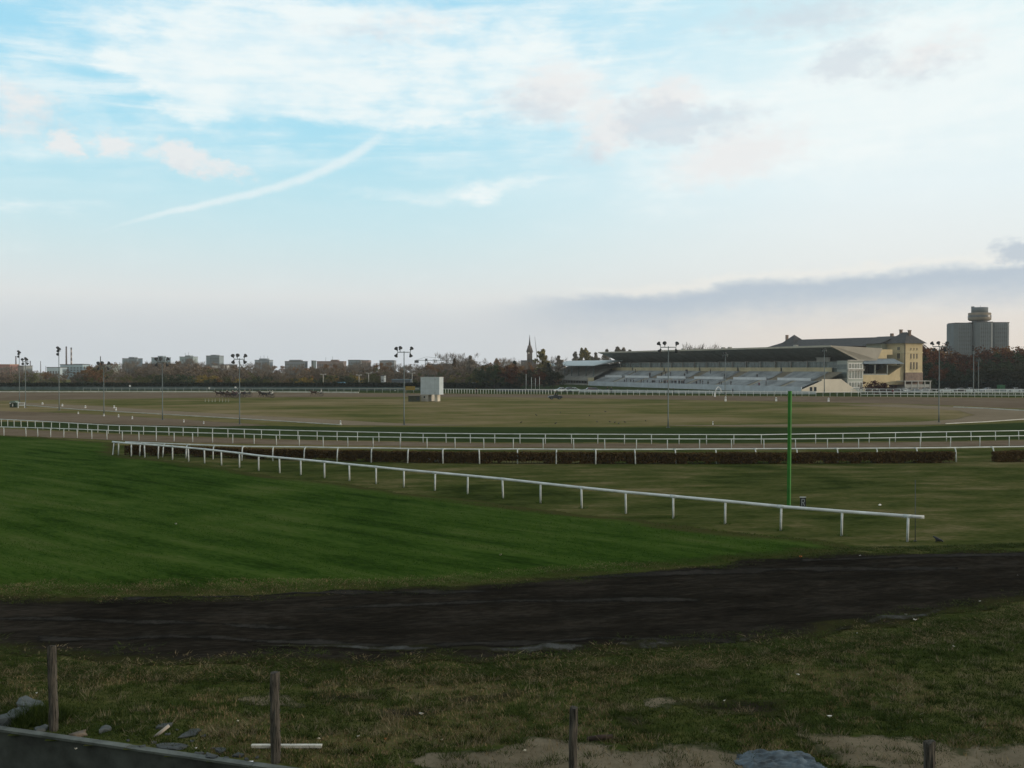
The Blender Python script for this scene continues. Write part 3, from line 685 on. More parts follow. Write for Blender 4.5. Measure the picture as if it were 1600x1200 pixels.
# ------------------------------------------------------------------ grass blades on the near rough ground
def blades(name, n, y0, y1, hmin, hmax, m, seed, thr, inv=False, wid=.010, xw=1.45):
    rng = np.random.default_rng(seed)
    y = y0 + (y1-y0)*rng.random(n)**1.15; x = (rng.random(n)-.5)*2*(800/F)*y*xw
    wy = wl0.y + (x-wl0.x)*wdir.y/wdir.x
    f = fbm(x*.55, y*.55, 4, 77) + (fbm(x*2.5, y*2.5, 2, 78)-.5)*.3 + bias(x, y)
    k = (f > thr) if not inv else (f < thr)
    sd = seg_dist(x, y, np.array([(p.x, p.y) for p in soil_poly])) + (fbm(x*.45, y*.45, 5, 8)-.5)
    k &= (rng.random(n) < np.clip((.25-sd)/1.3, 0, 1)) & (y > wy+.16)
    for pl in ([(620,1186),(760,1168),(830,1150),(900,1158),(1000,1172),(1090,1168),(1160,1186),(1240,1172),(1180,1230),(700,1230)],[(1245,1152),(1330,1146),(1440,1162),(1540,1170),(1620,1168),(1620,1230),(1400,1230),(1290,1185)]):
        q = seg_dist(x, y, np.array([(G(*a).x, G(*a).y) for a in pl])); k &= (q < -.02) | (rng.random(n) < .09)
    x, y = x[k], y[k]; n = len(x); z = terrain(x, y)
    h = hmin+(hmax-hmin)*rng.random(n)**1.6*(.6+.8*fbm(x*.9, y*.9, 2, 81)); a = rng.random(n)*6.283; w = wid*(.6+.8*rng.random(n))
    lx, ly = (rng.random(n)-.5)*h*1.3, (rng.random(n)-.5)*h*1.3
    V = np.stack([np.stack([x-np.cos(a)*w, y-np.sin(a)*w, z], 1), np.stack([x+np.cos(a)*w, y+np.sin(a)*w, z], 1), np.stack([x+lx, y+ly, z+h], 1)], 1).reshape(-1,3)
    return props(link_mesh(name, np_mesh(name, V, np.arange(3*n).reshape(n,3), m)), 'short tufty grass covering the ground near the camera' if 'dry' not in name else 'straw coloured dry grass among the near green grass', 'grass', None, 'stuff')
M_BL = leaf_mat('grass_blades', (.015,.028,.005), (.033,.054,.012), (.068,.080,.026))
M_BLD = leaf_mat('dry_blades', (.085,.067,.032), (.18,.145,.080), (.30,.25,.155))
bias = lambda x, y: .15*np.clip((np.abs((x*1640/y+800)-700)-330)/250, -1, 1)   # greener towards both sides, strawy in between
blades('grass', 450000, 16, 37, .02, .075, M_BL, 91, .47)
blades('dry_grass', 350000, 16, 37, .02, .10, M_BLD, 92, .50, True)
def tufts(name, label, centres, per, rad, h0, h1, m, seed, wid=.008, zf=None):
    rng = np.random.default_rng(seed); C = np.repeat(np.array(centres), per, 0); n = len(C)
    if not n: return
    x = C[:,0]+rng.normal(size=n)*rad; y = C[:,1]+rng.normal(size=n)*rad; z = terrain(x, y)+(zf(x, y) if zf else 0)
    h = (h0+(h1-h0)*rng.random(n))*np.repeat(.5+rng.random(len(centres)), per); a = rng.random(n)*6.283; w = wid*(.6+.8*rng.random(n))
    lx, ly = rng.normal(size=n)*h*.45+(x-C[:,0])*.6, rng.normal(size=n)*h*.45+(y-C[:,1])*.6
    V = np.stack([np.stack([x-np.cos(a)*w, y-np.sin(a)*w, z], 1), np.stack([x+np.cos(a)*w, y+np.sin(a)*w, z], 1), np.stack([x+lx, y+ly, z+h], 1)], 1).reshape(-1,3)
    props(link_mesh(name, np_mesh(name, V, np.arange(3*n).reshape(n,3), m)), label, 'grass', None, 'stuff')
def spots(n, y0, y1, seed, lo, hi, fade=0):
    rng = np.random.default_rng(seed); y = y0+(y1-y0)*rng.random(n); x = (rng.random(n)-.5)*2*(800/F)*y*1.05
    sd = seg_dist(x, y, np.array([(p.x, p.y) for p in soil_poly])); wy = wl0.y+(x-wl0.x)*wdir.y/wdir.x
    k = (sd > lo) & (sd < hi) & (y > wy+.3)
    if fade: k &= rng.random(n) < np.clip((hi-sd+(fbm(x*.9, y*.9, 3, seed)-.5)*2.4)/(hi-lo), 0, 1)**2
    return np.stack([x[k], y[k]], 1)
M_STALK = leaf_mat('dead_stalks', (.10,.085,.05), (.16,.14,.09), (.24,.21,.14))
tufts('dry_grass', 'straw coloured flattened grass along the near edge of the soil track', spots(26000, 25, 40, 231, -1.8, .9, .4), 10, .14, .02, .06, M_BLD, 232, .010, soilz)
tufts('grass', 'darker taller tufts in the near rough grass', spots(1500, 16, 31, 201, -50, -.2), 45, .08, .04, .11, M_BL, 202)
tufts('dry_grass', 'pale dead stalks standing in the near rough grass', spots(900, 16, 31, 203, -50, -.1), 26, .09, .05, .15, M_STALK, 204, .006)
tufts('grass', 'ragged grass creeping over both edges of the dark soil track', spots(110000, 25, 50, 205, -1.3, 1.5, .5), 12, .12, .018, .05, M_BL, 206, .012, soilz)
gm_ = G(60, 1125); rg_ = np.random.default_rng(220)
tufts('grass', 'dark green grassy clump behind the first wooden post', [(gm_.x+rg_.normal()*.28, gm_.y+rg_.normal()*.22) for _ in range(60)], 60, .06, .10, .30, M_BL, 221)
M_BLL = leaf_mat('lawn_blades', (.010,.030,.003), (.020,.056,.006), (.040,.085,.012))
lw = np.array([(p.x, p.y) for p in lawn_poly]); rng_ = np.random.default_rng(207); yy_ = 33*(80/33)**rng_.random(260000); xx_ = (rng_.random(260000)-.62)*2*(800/F)*yy_*1.0
kk_ = (seg_dist(xx_, yy_, lw) > .1) & (seg_dist(xx_, yy_, np.array([(p.x, p.y) for p in soil_poly])) < -.1) & (fbm(xx_*.7+yy_*.6, (yy_*.75+xx_*.66)*1.6, 3, 208) > .42)
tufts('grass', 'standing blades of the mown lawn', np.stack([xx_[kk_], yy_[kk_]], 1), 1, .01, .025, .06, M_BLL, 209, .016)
pb_ = [(G(x, y, 1.1).x, G(x, y, 1.1).y) for x, y in along([185,205,226,247,269.5,294.6,319.6,346,374,404,437,470,507,546,587.5,631,679.5,730.5,786,844.5,909,978,1052,1133,1220,1315,1418], NR)]
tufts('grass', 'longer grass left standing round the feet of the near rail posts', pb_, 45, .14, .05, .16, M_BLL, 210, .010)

# ------------------------------------------------------------------ trees
def leaf_quads(rng, centers, radii, per, size, stretch=1.0, up=0.0):
    out = []
    for c, r in zip(centers, radii):
        k = per; d = rng.normal(size=(k,3)); d /= np.linalg.norm(d, axis=1)[:,None]
        pos = c + d*(r*rng.random(k)**.45)[:,None]
        a = rng.normal(size=(k,3)); a[:,2] += up; a /= np.linalg.norm(a, axis=1)[:,None]
        b = rng.normal(size=(k,3)); b -= a*(a*b).sum(1)[:,None]; b /= np.linalg.norm(b, axis=1)[:,None]
        s = size*(.6+.8*rng.random(k))[:,None]
        out.append(np.stack([pos+a*s*stretch, pos+b*s*.6, pos-a*s*stretch, pos-b*s*.6], 1).reshape(-1,3))
    return np.concatenate(out)
def tree_meshes(kind, seed, m):
    """unit: height 1 m (scaled up per tree)"""
    rng = np.random.default_rng(seed); trunk = MB(); rr = random.Random(seed)
    if kind == 'round':
        nc = 34; c = rng.normal(size=(nc,3))*np.array([.20,.20,.19])+np.array([0,0,.58]); c[:,2] = np.clip(c[:,2], .2, .93)
        V = leaf_quads(rng, c, .07+.07*rng.random(nc), 62, .026)
        tips = [c[i] for i in range(0, nc, 4)]
    elif kind == 'bush':
        nc = 30; c = rng.normal(size=(nc,3))*np.array([.34,.30,.22])+np.array([0,0,.45]); c[:,2] = np.clip(c[:,2], .1, .9)
        V = leaf_quads(rng, c, .10+.10*rng.random(nc), 56, .036)
        tips = [c[i] for i in range(0, nc, 5)]
    elif kind == 'poplar':
        nc = 40; z = rng.random(nc)**.9; w = .075*np.sin(np.clip(z*.95+.08,0,1)*math.pi)**.6+.012
        c = np.stack([rng.normal(size=nc)*w*.6, rng.normal(size=nc)*w*.6, .1+.88*z], 1)
        V = leaf_quads(rng, c, .025+w*.5, 70, .017, 1.6, 1.0)
        tips = [c[i] for i in range(0, nc, 5)]
    elif kind == 'conifer':
        nc = 46; z = rng.random(nc); w = .17*(1-z)**.85+.008; a = rng.random(nc)*6.28
        c = np.stack([np.cos(a)*w*.7, np.sin(a)*w*.7, .06+.92*z], 1)
        V = leaf_quads(rng, c, .03+w*.35, 50, .022, 1.3, -.4)
        tips = [c[i] for i in range(0, nc, 6)]
    else:  # bare: fans of fine twigs
        nc = 46; d = rng.normal(size=(nc,3))*np.array([.20,.20,.20])+np.array([0,0,.62]); d[:,2] = np.clip(d[:,2], .25, .93)
        out = []
        for c in d:
            k = 24; st = c+rng.normal(size=(k,3))*.03; di = (c-np.array([0,0,.32])); di /= np.linalg.norm(di)
            di = di + rng.normal(size=(k,3))*.45 + np.array([0,0,.8]); di /= np.linalg.norm(di, axis=1)[:,None]
            e = st + di*(.05+.08*rng.random(k))[:,None]; p = np.cross(di, rng.normal(size=(k,3))); p /= np.linalg.norm(p, axis=1)[:,None]; wd = .0030
            out.append(np.stack([st-p*wd, st+p*wd, e+p*wd*.5, e-p*wd*.5], 1).reshape(-1,3))
        V = np.concatenate(out); tips = [d[i] for i in range(0, nc, 2)]
    n = len(V)//4
    crown = np_mesh('crown', V, np.arange(4*n).reshape(n,4), m)
    th = .32 if kind in ('round','bare') else (.2 if kind == 'bush' else .85)
    trunk.tube([(0,0,-.01),(.008,0,th*.5),(0,.006,th)], [.024,.018,.012 if th < .5 else .004], 7)
    for t in tips:
        z0 = min(th, t[2]*.6); mid = (t[0]*.4, t[1]*.4, (z0+t[2])/2)
        trunk.tube([(0,0,z0*.9), mid, tuple(t)], [.010,.006,.003], 5)
    return crown, trunk.mesh('trunk', M_BARK)
LV = {
 'bare grey-brown': ('bare', leaf_mat('twigs_grey', (.11,.096,.084), (.165,.145,.125), (.22,.19,.16))),
 'rust-brown': ('round', leaf_mat('leaves_rust', (.085,.046,.022), (.16,.088,.038), (.25,.135,.06))),
 'olive green': ('round', leaf_mat('leaves_olive', (.045,.052,.018), (.085,.092,.030), (.13,.125,.045))),
 'yellow-ochre': ('bush', leaf_mat('leaves_ochre', (.12,.088,.022), (.21,.155,.036), (.30,.22,.055))),
 'dull brown': ('bush', leaf_mat('leaves_brown', (.085,.066,.048), (.14,.108,.078), (.195,.15,.108))),
 'dark green': ('bush', leaf_mat('leaves_dark', (.016,.026,.014), (.030,.046,.022), (.050,.066,.030))),
 'dark evergreen': ('round', leaf_mat('leaves_evergreen', (.014,.026,.014), (.028,.046,.020), (.048,.068,.026))),
 'golden poplar': ('poplar', leaf_mat('leaves_poplar', (.11,.098,.042), (.20,.17,.07), (.27,.23,.10))),
 'grey poplar': ('poplar', leaf_mat('twigs_poplar', (.15,.13,.11), (.22,.195,.16), (.28,.245,.20))),
 'dark conifer': ('conifer', leaf_mat('needles', (.012,.020,.014), (.022,.034,.022), (.034,.046,.028))),
 'brown conifer': ('conifer', leaf_mat('larch', (.05,.036,.022), (.085,.058,.034), (.11,.078,.045))),
 'dark red-brown': ('round', leaf_mat('leaves_darkred', (.032,.013,.008), (.075,.029,.014), (.155,.060,.024))),
 'dark olive': ('round', leaf_mat('leaves_darkolive', (.014,.017,.009), (.028,.032,.014), (.050,.050,.022))),
 'dark red': ('bush', leaf_mat('leaves_red', (.020,.006,.006), (.040,.011,.010), (.065,.018,.014))),
}
VAR = {k: [tree_meshes(kd, 100+7*i+j, m) for j in range(3)] for i, (k, (kd, m)) in enumerate(LV.items())}
NAMES = {'bare':'bare_tree','round':'leafy_tree','bush':'shrub','poplar':'poplar_tree','conifer':'conifer_tree'}
def plant(kind, px, ytop, dd, width=1.0, label=None, group=None, zb=0.0, rng=random):
    t = D(px, ytop, dd); h = t.z - zb
    if h < .6: return
    cr, tr = VAR[kind][rng.randrange(3)]
    root = thing(NAMES[LV[kind][0]], label, 'shrub' if LV[kind][0] == 'bush' else 'tree', (t.x, dd, zb), rng.uniform(0, 6.28), group)
    root.scale = (h*width, h*width, h)
    link_mesh('trunk', tr, root); link_mesh('crown', cr, root)
    return root
SEG = [(72,'below the thin left chimneys'), (140,'below the two tallest chimneys'), (228,'below the first grey tower block'), (312,'below the second and third tower blocks'),
       (392,'around the low white building'), (488,'below the block with rooftop aerials'), (600,'below the long flat-roofed block'), (655,'behind the floodlight by the scoreboard'),
       (745,'behind the white scoreboard'), (812,'between the scoreboard and the church'), (2000,'between the church and the grandstand')]
def seg(px): return next(n for lim, n in SEG if px < lim)
ROWN = {'back':'back row of far trees', 'mid':'middle row of far trees', 'front':'front row of far trees'}
SKX = [-60,0,30,60,100,128,140,152,170,185,235,300,345,380,440,500,560,600,612,650,690,745,750,800,830,880,910]
SKY = [578,580,576,584,588,586,571,570,577,573,571,567,575,571,575,572,571,569,577,571,570,566,570,566,573,573,574]
def wood(row, x0, x1, step, d0, d1, kinds, dy, spread, wid, seed):
    rng = random.Random(seed); x = x0
    while x < x1:
        k = rng.choice(kinds); y = float(np.interp(x, SKX, SKY)) + dy + rng.uniform(-spread, spread)
        shape = {'bare':'tree','round':'tree','bush':'shrub','poplar':'tree','conifer':'tree'}[LV[k][0]]
        s = seg(x)
        lab = f'{k} {shape}, {ROWN[row]}, {s}'
        plant(k, x, y, rng.uniform(d0, d1), wid*rng.uniform(.85,1.25), lab, f'{k} {shape}s, {ROWN[row]}, {s}', rng=rng)
        x += step*rng.uniform(.7,1.35)
wood('back', -30, 872, 8, 500, 580, ['bare grey-brown','bare grey-brown','bare grey-brown','dull brown','rust-brown'], -2.5, 5, 1.2, 31)
wood('mid', -30, 872, 8.5, 440, 490, ['bare grey-brown','dull brown','olive green','bare grey-brown','dull brown'], 6, 5, 1.25, 32)
wood('front', -30, 872, 8, 385, 425, ['dull brown','rust-brown','olive green','yellow-ochre','dark green','dull brown','dark green'], 17, 4, 1.35, 33)
def one(k, px, yt, dd, w, label): plant(k, px, yt, dd, w, label, rng=random.Random(int(px*7)))
one('rust-brown', 146, 571, 410, 1.15, 'round rust-orange tree standing right of the grey factory')
one('dark green', 331, 589, 380, 1.2, 'dense dark green shrub below the low white building')
one('rust-brown', 341, 590, 379, .8, 'small bright orange-brown tree beside the dense dark green shrub')
one('yellow-ochre', 478, 589, 384, 1.6, 'broad yellow-ochre bush behind the single sulky at centre left')
one('olive green', 708, 590, 382, 1.5, 'broad olive green bush just right of the white scoreboard')
one('brown conifer', 710, 559, 450, .9, 'pointed brown conifer rising above the scoreboard trees')
one('grey poplar', 735, 556, 455, 1.3, 'slim grey poplar right of the bare tree tops by the scoreboard')
one('bare grey-brown', 696, 554, 500, 1.1, 'tall bare tree left of the pointed brown conifer')
one('bare grey-brown', 722, 553, 500, 1.3, 'tall bare tree between the brown conifer and the slim grey poplar')
one('dark evergreen', 757, 569, 372, 1.2, 'large dark evergreen tree right of the scoreboard')
one('dark evergreen', 772, 571, 370, 1.1, 'large dark evergreen tree second from the scoreboard')
one('rust-brown', 786, 563, 390, 1.3, 'tall rust-topped tree left of the church')
one('dark red-brown', 795, 572, 372, 1.3, 'dark brown tree left of the church nave')
one('dark conifer', 804, 563, 400, 1.0, 'dark pointed conifer left of the church')
one('grey poplar', 776, 559, 480, 1.1, 'single grey poplar tip above the dark evergreen trees')
one('golden poplar', 848, 546, 430, 1.6, 'tall golden-green poplar right of the church spire')
one('bare grey-brown', 860, 558, 450, 1.0, 'bare tree right of the tall golden-green poplar')
one('dark conifer', 857, 566, 420, 1.1, 'small dark conifer right of the golden-green poplar')
one('grey poplar', 873, 556, 460, 1.3, 'brownish forked poplar left of the stand roof')
one('dark olive', 850, 574, 395, 1.5, 'dark round tree under the golden-green poplar')
one('dark olive', 864, 577, 392, 1.4, 'dark round tree against the left end of the low stand')
one('dark red-brown', 838, 577, 388, 1.3, 'dark red-brown tree below the church')
one('dark olive', 822, 578, 380, 1.3, 'dark tree below the church nave behind the flagpoles')
one('bare grey-brown', 885, 574, 470, 1.0, 'bare brown tree just left of the low stand roof')
for i, (x, y, k) in enumerate([(899,549,'grey poplar'),(909,544,'golden poplar'),(915,544,'golden poplar'),(918,548,'golden poplar'),(925,556,'grey poplar'),(931,551,'grey poplar'),(948,546,'grey poplar'),(965,541,'grey poplar'),(974,542,'grey poplar'),(984,546,'grey poplar')]):
    plant(k, x, y, 560, 1.1 if k[0] == 'g' else 1.3, (f'{k} rising behind the low stand roof' if x < 935 else 'grey poplar tip showing above the large stand roof'), 'poplars behind the grandstand: '+(k if x < 935 else 'tips over the large roof'), rng=random.Random(i))
one('bare grey-brown', 1094, 541, 420, 1.4, 'bare tree top showing above the large stand roof')
# wood on the right
rng = random.Random(77)
RX = [1436,1450,1462,1475,1490,1520,1545,1560,1580,1600,1680]; RY = [536,537,548,556,558,556,550,545,544,549,546]
for row, d0, dy, ks, step in (('back',410,0,['dark red-brown','rust-brown','dark red-brown'],11),('mid',385,7,['dark red-brown','dark olive','dark red-brown','dark evergreen'],13),('front',350,22,['dark olive','dark evergreen','dark red-brown','dark olive'],12)):
    x = 1440 if row != 'front' else 1447
    while x < 1690:
        k = rng.choice(ks); y = float(np.interp(x, RX, RY))+dy+rng.uniform(-2.5,3)
        s = 'left of the right floodlight' if x < 1467 else ('below the twin-winged tower block' if x < 1585 else 'at the right edge')
        plant(k, x, y, d0+rng.uniform(-10,14), rng.uniform(1.05,1.4), f'{k} tree, {row} row of right wood, {s}', f'{k} trees, {row} row of the right-hand wood, {s}', rng=rng)
        x += step*rng.uniform(.7,1.3)
one('dark red', 1368, 593, 300, 1.5, 'dark red shrub in front of the open pavilion')
one('dark red', 1381, 595, 299, 1.4, 'smaller dark red shrub beside the foot of the pavilion steps')
one('dark evergreen', 1447, 590, 330, 1.2, 'dark evergreen tree at the foot of the ochre tower')

# ------------------------------------------------------------------ floodlight masts
M_HEAD = mat('lamp_housing', (.035,.04,.045), .6, .2)
M_LENS = mat('lamp_glass', (.30,.32,.32), .2, .1, spec=.6)
def head_mesh():
    b = MB(); n = 14   # a bell shaped housing along +Z, opening at the top
    prof = [(.05,-.42),(.15,-.40),(.18,-.20),(.30,.02),(.40,.16),(.42,.20)]
    for (r0,z0),(r1,z1) in zip(prof[:-1], prof[1:]):
        vs = [(r*math.cos(2*math.pi*j/n), r*math.sin(2*math.pi*j/n), z) for r, z in ((r0,z0),(r1,z1)) for j in range(n)]
        b.add(vs, [(j,(j+1)%n,n+(j+1)%n,n+j) for j in range(n)], 0, True)
    b.add([(.05*math.cos(2*math.pi*j/n), .05*math.sin(2*math.pi*j/n), -.42) for j in range(n)], [tuple(reversed(range(n)))])
    return b.mesh('lamp_head', M_HEAD)
def lens_mesh():
    b = MB(); n = 14; b.add([(.41*math.cos(2*math.pi*j/n), .41*math.sin(2*math.pi*j/n), .19) for j in range(n)], [tuple(range(n))]); return b.mesh('lamp_glass', M_LENS)
HEADM, LENSM = head_mesh(), lens_mesh()
def mast(label, px, ybase, ytop, lay, dd=None, half=.82, r=.066, hs=.88, group=None):
    """lay: lamp heads as (x along bar, z above bar, tilt about Y, tilt about X)"""
    g = G(px, ybase) if dd is None else Vector((D(px, 574, dd).x, dd, 0))
    h = D(px, ytop, g.y).z
    root = thing('floodlight_mast', label, 'floodlight mast', g, 0, group)
    barz = h-.55*hs
    b = MB(); b.tube([(0,0,0),(0,0,1.2),(0,0,barz+.12)], [r*1.5, r*1.15, r*.8], 10); b.build('pole', M_GALV, root)
    b = MB(); b.box((-.22,-.22,-.05),(.22,.22,.06)); b.build('base_plate', M_GALV, root)
    b = MB(); b.tube([(-half,0,barz),(half,0,barz)], r*.75, 8)
    for x, z, ty, tx in lay: b.tube([(max(-half,min(half,x)),0,barz),(x,0,barz+z)], .035, 6)
    b.build('crossbar', M_GALV, root)
    for x, z, ty, tx in lay:
        o = link_mesh('lamp_head', HEADM, root, (x, 0, barz+z), (R(-tx*.7), R(ty), 0), (hs*.72,hs*.72,hs*.8))
        link_mesh('lamp_glass', LENSM, o)
    return root
LAYF = [(-.98,.42,-38,55),(-.50,.50,20,75),(.95,.45,35,60),(-1.0,-.42,-150,40),(.86,-.42,165,45)]
LAYG = [(-.85,.40,-35,70),(-.25,.45,0,80),(.75,.42,35,70),(-.80,-.35,-150,50),(.70,-.35,150,50)]
LAYS = [(-.55,.35,-40,80),(.25,.35,30,80),(.0,.55,0,80),(-.45,-.35,-150,60),(.35,-.35,150,60)]
LAYN = [(-.2,.5,-30,60),(-.1,-.05,-60,60),(-.15,-.55,-120,60),(.1,.3,30,60)]
mast('tall floodlight mast left of the white scoreboard', 631.5, 664, 544.5, LAYF)
mast('tall floodlight mast in front of the large grandstand roof', 1044, 668, 536.5, [(-1.15,.42,-40,60),(-.45,.45,0,80),(1.05,.42,38,60),(-1.05,-.42,-150,50),(1.0,-.42,150,50)], half=.95)
mast('tall floodlight mast in front of the right-hand wood', 1467, 660, 536, [(-.95,.42,-35,65),(-.1,.45,0,75),(1.05,.42,40,55),(-.75,-.40,-150,50),(.85,-.40,150,50)], half=.9)
mast('floodlight mast left of the horses on the far track with its lamps close together', 374.5, 663, 555.5, LAYG, half=.65)
mast('floodlight mast against the second grey tower block at left', 254, 656, 560.5, LAYG, half=.7)
mast('floodlight mast against the white building right of the tall chimneys', 162.5, 650, 567, LAYG, half=.7)
mast('floodlight mast left of the tallest chimney with lamps stacked one above another', 92.5, 641, 544, LAYN, half=.35)
mast('floodlight mast beside the dark green hut at the far left', 40, 637, 561, LAYS, half=.6)
mast('slim distant floodlight mast second from the left edge', 30.5, 628, 549.5, LAYN, half=.3)
mast('slim lighting mast in front of the middle of the grandstand', 1133, 616.5, 552, LAYS, half=.8, r=.1)
mast('dark lighting mast in front of the right end of the grandstand', 1288, 614.5, 545, LAYS, half=.7, r=.12)
mast('left one of the two thin masts in front of the twin-winged tower block', 1521, 618, 541, LAYN, half=.3, r=.10)
mast('right one of the two thin masts in front of the twin-winged tower block', 1529, 612, 560, LAYS, dd=322, half=.8, r=.10)
for x, yb, yt, lab in [(505,601,585,'small pale T-shaped lamp post before the trees at centre left'),(644,606,583,'pale lamp post above the yellow board'),(576,606,583,'pale lamp post left of the tall floodlight mast by the scoreboard'),(561,606,586,'pale lamp post far left of the yellow board')]:
    dd = 378; g = Vector((D(x, 574, dd).x, dd, 0)); h = D(x, yt, dd).z; root = thing('lamp_post', lab, 'lamp post', g)
    b = MB(); b.tube([(0,0,0),(0,0,h)], .13, 8); b.build('pole', M_CONCL, root)
    b = MB(); b.box((-1.0,-.1,h-.15),(1.0,.1,h+.1)); b.box((-1.05,-.2,h-.02),(-.5,.2,h+.25)); b.box((.5,-.2,h-.02),(1.05,.2,h+.25)); b.build('lamp_arms', M_CONCL, root)

# ------------------------------------------------------------------ scoreboard and the things around it
g = G(675, 627); y = g.y
root = thing('scoreboard', 'white boxed scoreboard seen from behind standing on pale cabins in the infield', 'scoreboard', g, R(-20))
s1 = y/F
zt, zb = D(675, 589.5, y).z, D(675, 616, y).z
b = MB(); b.box((-2.25,-1.1,zb),(2.25,1.1,zt)); b.build('panel', mat('scoreboard_sheet', (.43,.50,.545), .55, .12, .8), root)
b = MB()
for k in (-1.1, 0, 1.1): b.box((k-.012,-1.125,zb+.03),(k+.012,-1.1,zt-.03))
for k in (1.3,): b.box((-2.2,-1.122,zb+k),(2.2,-1.1,zb+k+.02))
for sx in (-1.75,1.2):
    for zz in (zb+.35, zt-.55): b.box((sx,-1.14,zz),(sx+.14,-1.1,zz+.22))
b.build('panel_seams', mat('seam_grey', (.28,.31,.33), .6, .1), root)
b = MB(); b.box((-2.3,-1.15,zt),(2.3,1.15,zt+.07)); b.box((-2.3,-1.15,zb-.06),(2.3,1.15,zb)); b.build('edge_trim', mat('trim_grey', (.45,.47,.48), .5, .1), root)
b = MB(); b.box((-2.2,-1.0,0),(-.45,2.4,zb-.06)); b.build('cabin', mat('cabin_render',(.40,.39,.35),.85,.15,1), root)
b = MB(); b.box((-1.55,-1.03,.75),(-1.2,-.995,1.15)); b.build('window', M_GLASS, root)
b = MB(); b.box((.95,-.7,0),(1.65,.8,zb-.06)); b.build('support_pier', mat('pier_render',(.50,.47,.40),.85,.12,1), root)
b = MB(); b.box((.45,.6,0),(.9,.9,zb-.06)); b.build('rear_frame', M_DARKM, root)
g2 = G(647, 627.5); hut = thing('shed', 'low dark green shed with flat roof left of the scoreboard cabins', 'shed', (g2.x, g2.y+.6, 0))
b = MB(); b.box((-1.25,-.8,0),(1.3,.8,1.2)); b.build('wall', mat('dark_green_boards', (.035,.045,.032), .85, .3, 1), hut)
b = MB(); b.box((-1.4,-.95,1.2),(1.45,.95,1.30)); b.build('roof', mat('shed_roof', (.085,.085,.07), .8, .2), hut)
b = MB(); b.box((.55,-.83,.35),(1.2,-.8,1.0)); b.build('window', M_GLASS, hut)
gy = D(641, 606, 300); root = thing('yellow_board', 'plain yellow advertising board on posts beside the tall floodlight mast', 'board', (gy.x, 300, 0))
w = 7.5/F*300; b = MB(); b.box((-w,-.06,D(641,609.5,300).z),(w,.06,D(641,603.5,300).z)); b.build('panel', M_YSIGN, root)
b = MB()
for k in (-.8,0,.8): b.box((k*w-.05,.06,0),(k*w+.05,.16,D(641,604,300).z))
b.build('posts', M_DARKM, root)

# ------------------------------------------------------------------ grandstand
U = Vector((.39,-.9208,0)); Bk = Vector((.9208,.39,0)); O = Vector((26.9,445.7,0)); LS = 149.0
def P3(s, t, z): return O + U*s + Bk*t + Vector((0,0,z))
MG = Matrix(((U.x, Bk.x, 0, O.x),(U.y, Bk.y, 0, O.y),(0,0,1,0),(0,0,0,1)))   # local (s, t, z)
gs = bpy.data.objects.new('grandstand', None); COL.objects.link(gs); gs.location = O; gs.rotation_euler = (0,0,math.atan2(U.y,U.x))
props(gs, 'long concrete racecourse grandstand with tiered terraces under a big cantilever roof', 'grandstand')
# the empty's axes are (U, Bk', Z) with Bk' = left of U = (0.9208, 0.39): exactly Bk
def steps(b, s0, s1, t0, z0, t1, z1, n, mi=0):
    dt, dz = (t1-t0)/n, (z1-z0)/n
    for i in range(n):
        a, zz = t0+dt*i, z0+dz*(i+1)
        b.add([(s0,a,z0+dz*i),(s1,a,z0+dz*i),(s1,a,zz),(s0,a,zz),(s1,a+dt,zz),(s0,a+dt,zz)], [(0,1,2,3),(3,2,4,5)], mi)
b = MB(); b.prism([(0,0),(0,1.75),(.25,1.75),(.25,0)], (0,1,0), (0,0,1), (LS-12,0,0), 0, (12,0,0)); b.build('front_wall', mat('front_wall_paint',(.44,.50,.56),.8,.15,.4), gs)
b = MB()
GAPS = [30, 48, 66, 84, 102, 120, 137]
b2 = []
prev = 12
for g_ in GAPS+[LS-.3]:
    steps(b, prev, min(g_-1.0, LS), .3, 1.0, 7.4, 3.45, 10); 
    if g_ < LS-1: b2.append((g_-1.0, g_+1.0, .3, .9, 7.4, 3.35, 20))
    prev = g_+1.0
lt = b.build('lower_terrace', M_SEAT, gs); [(lambda q: (steps(q, *a), q.build('aisle_steps', mat('aisle_concrete',(.40,.375,.31),.9,.2,.5), lt)))(MB()) for a in b2]
b = MB(); b.prism([(0,0),(.0,1.0),(.3,1.05),(7.4,3.5),(7.4,4.0),(14.5,4.0),(20.5,.4),(20.5,0)], (0,1,0), (0,0,1), (.3,0,0), 0, (LS,0,0)); b.build('end_wall', mat('cream_white_wall',(.58,.55,.47),.85,.1,.4), gs)
b = MB(); b.box((LS+.3,2.9,.5),(LS+.36,3.8,1.7)); b.box((LS+.3,4.4,.5),(LS+.36,5.3,1.7)); b.build('end_doorways', M_GLASS, gs)
b = MB(); b.prism([(0,1.0),(7.4,3.5),(7.4,0),(0,0)], (0,1,0), (0,0,1), (.3,0,0), 0, (11.7,0,0)); b.box((6.5,2.5,.9),(11.7,2.8,3.2)); b.build('left_end_wall', M_CREAM, gs)
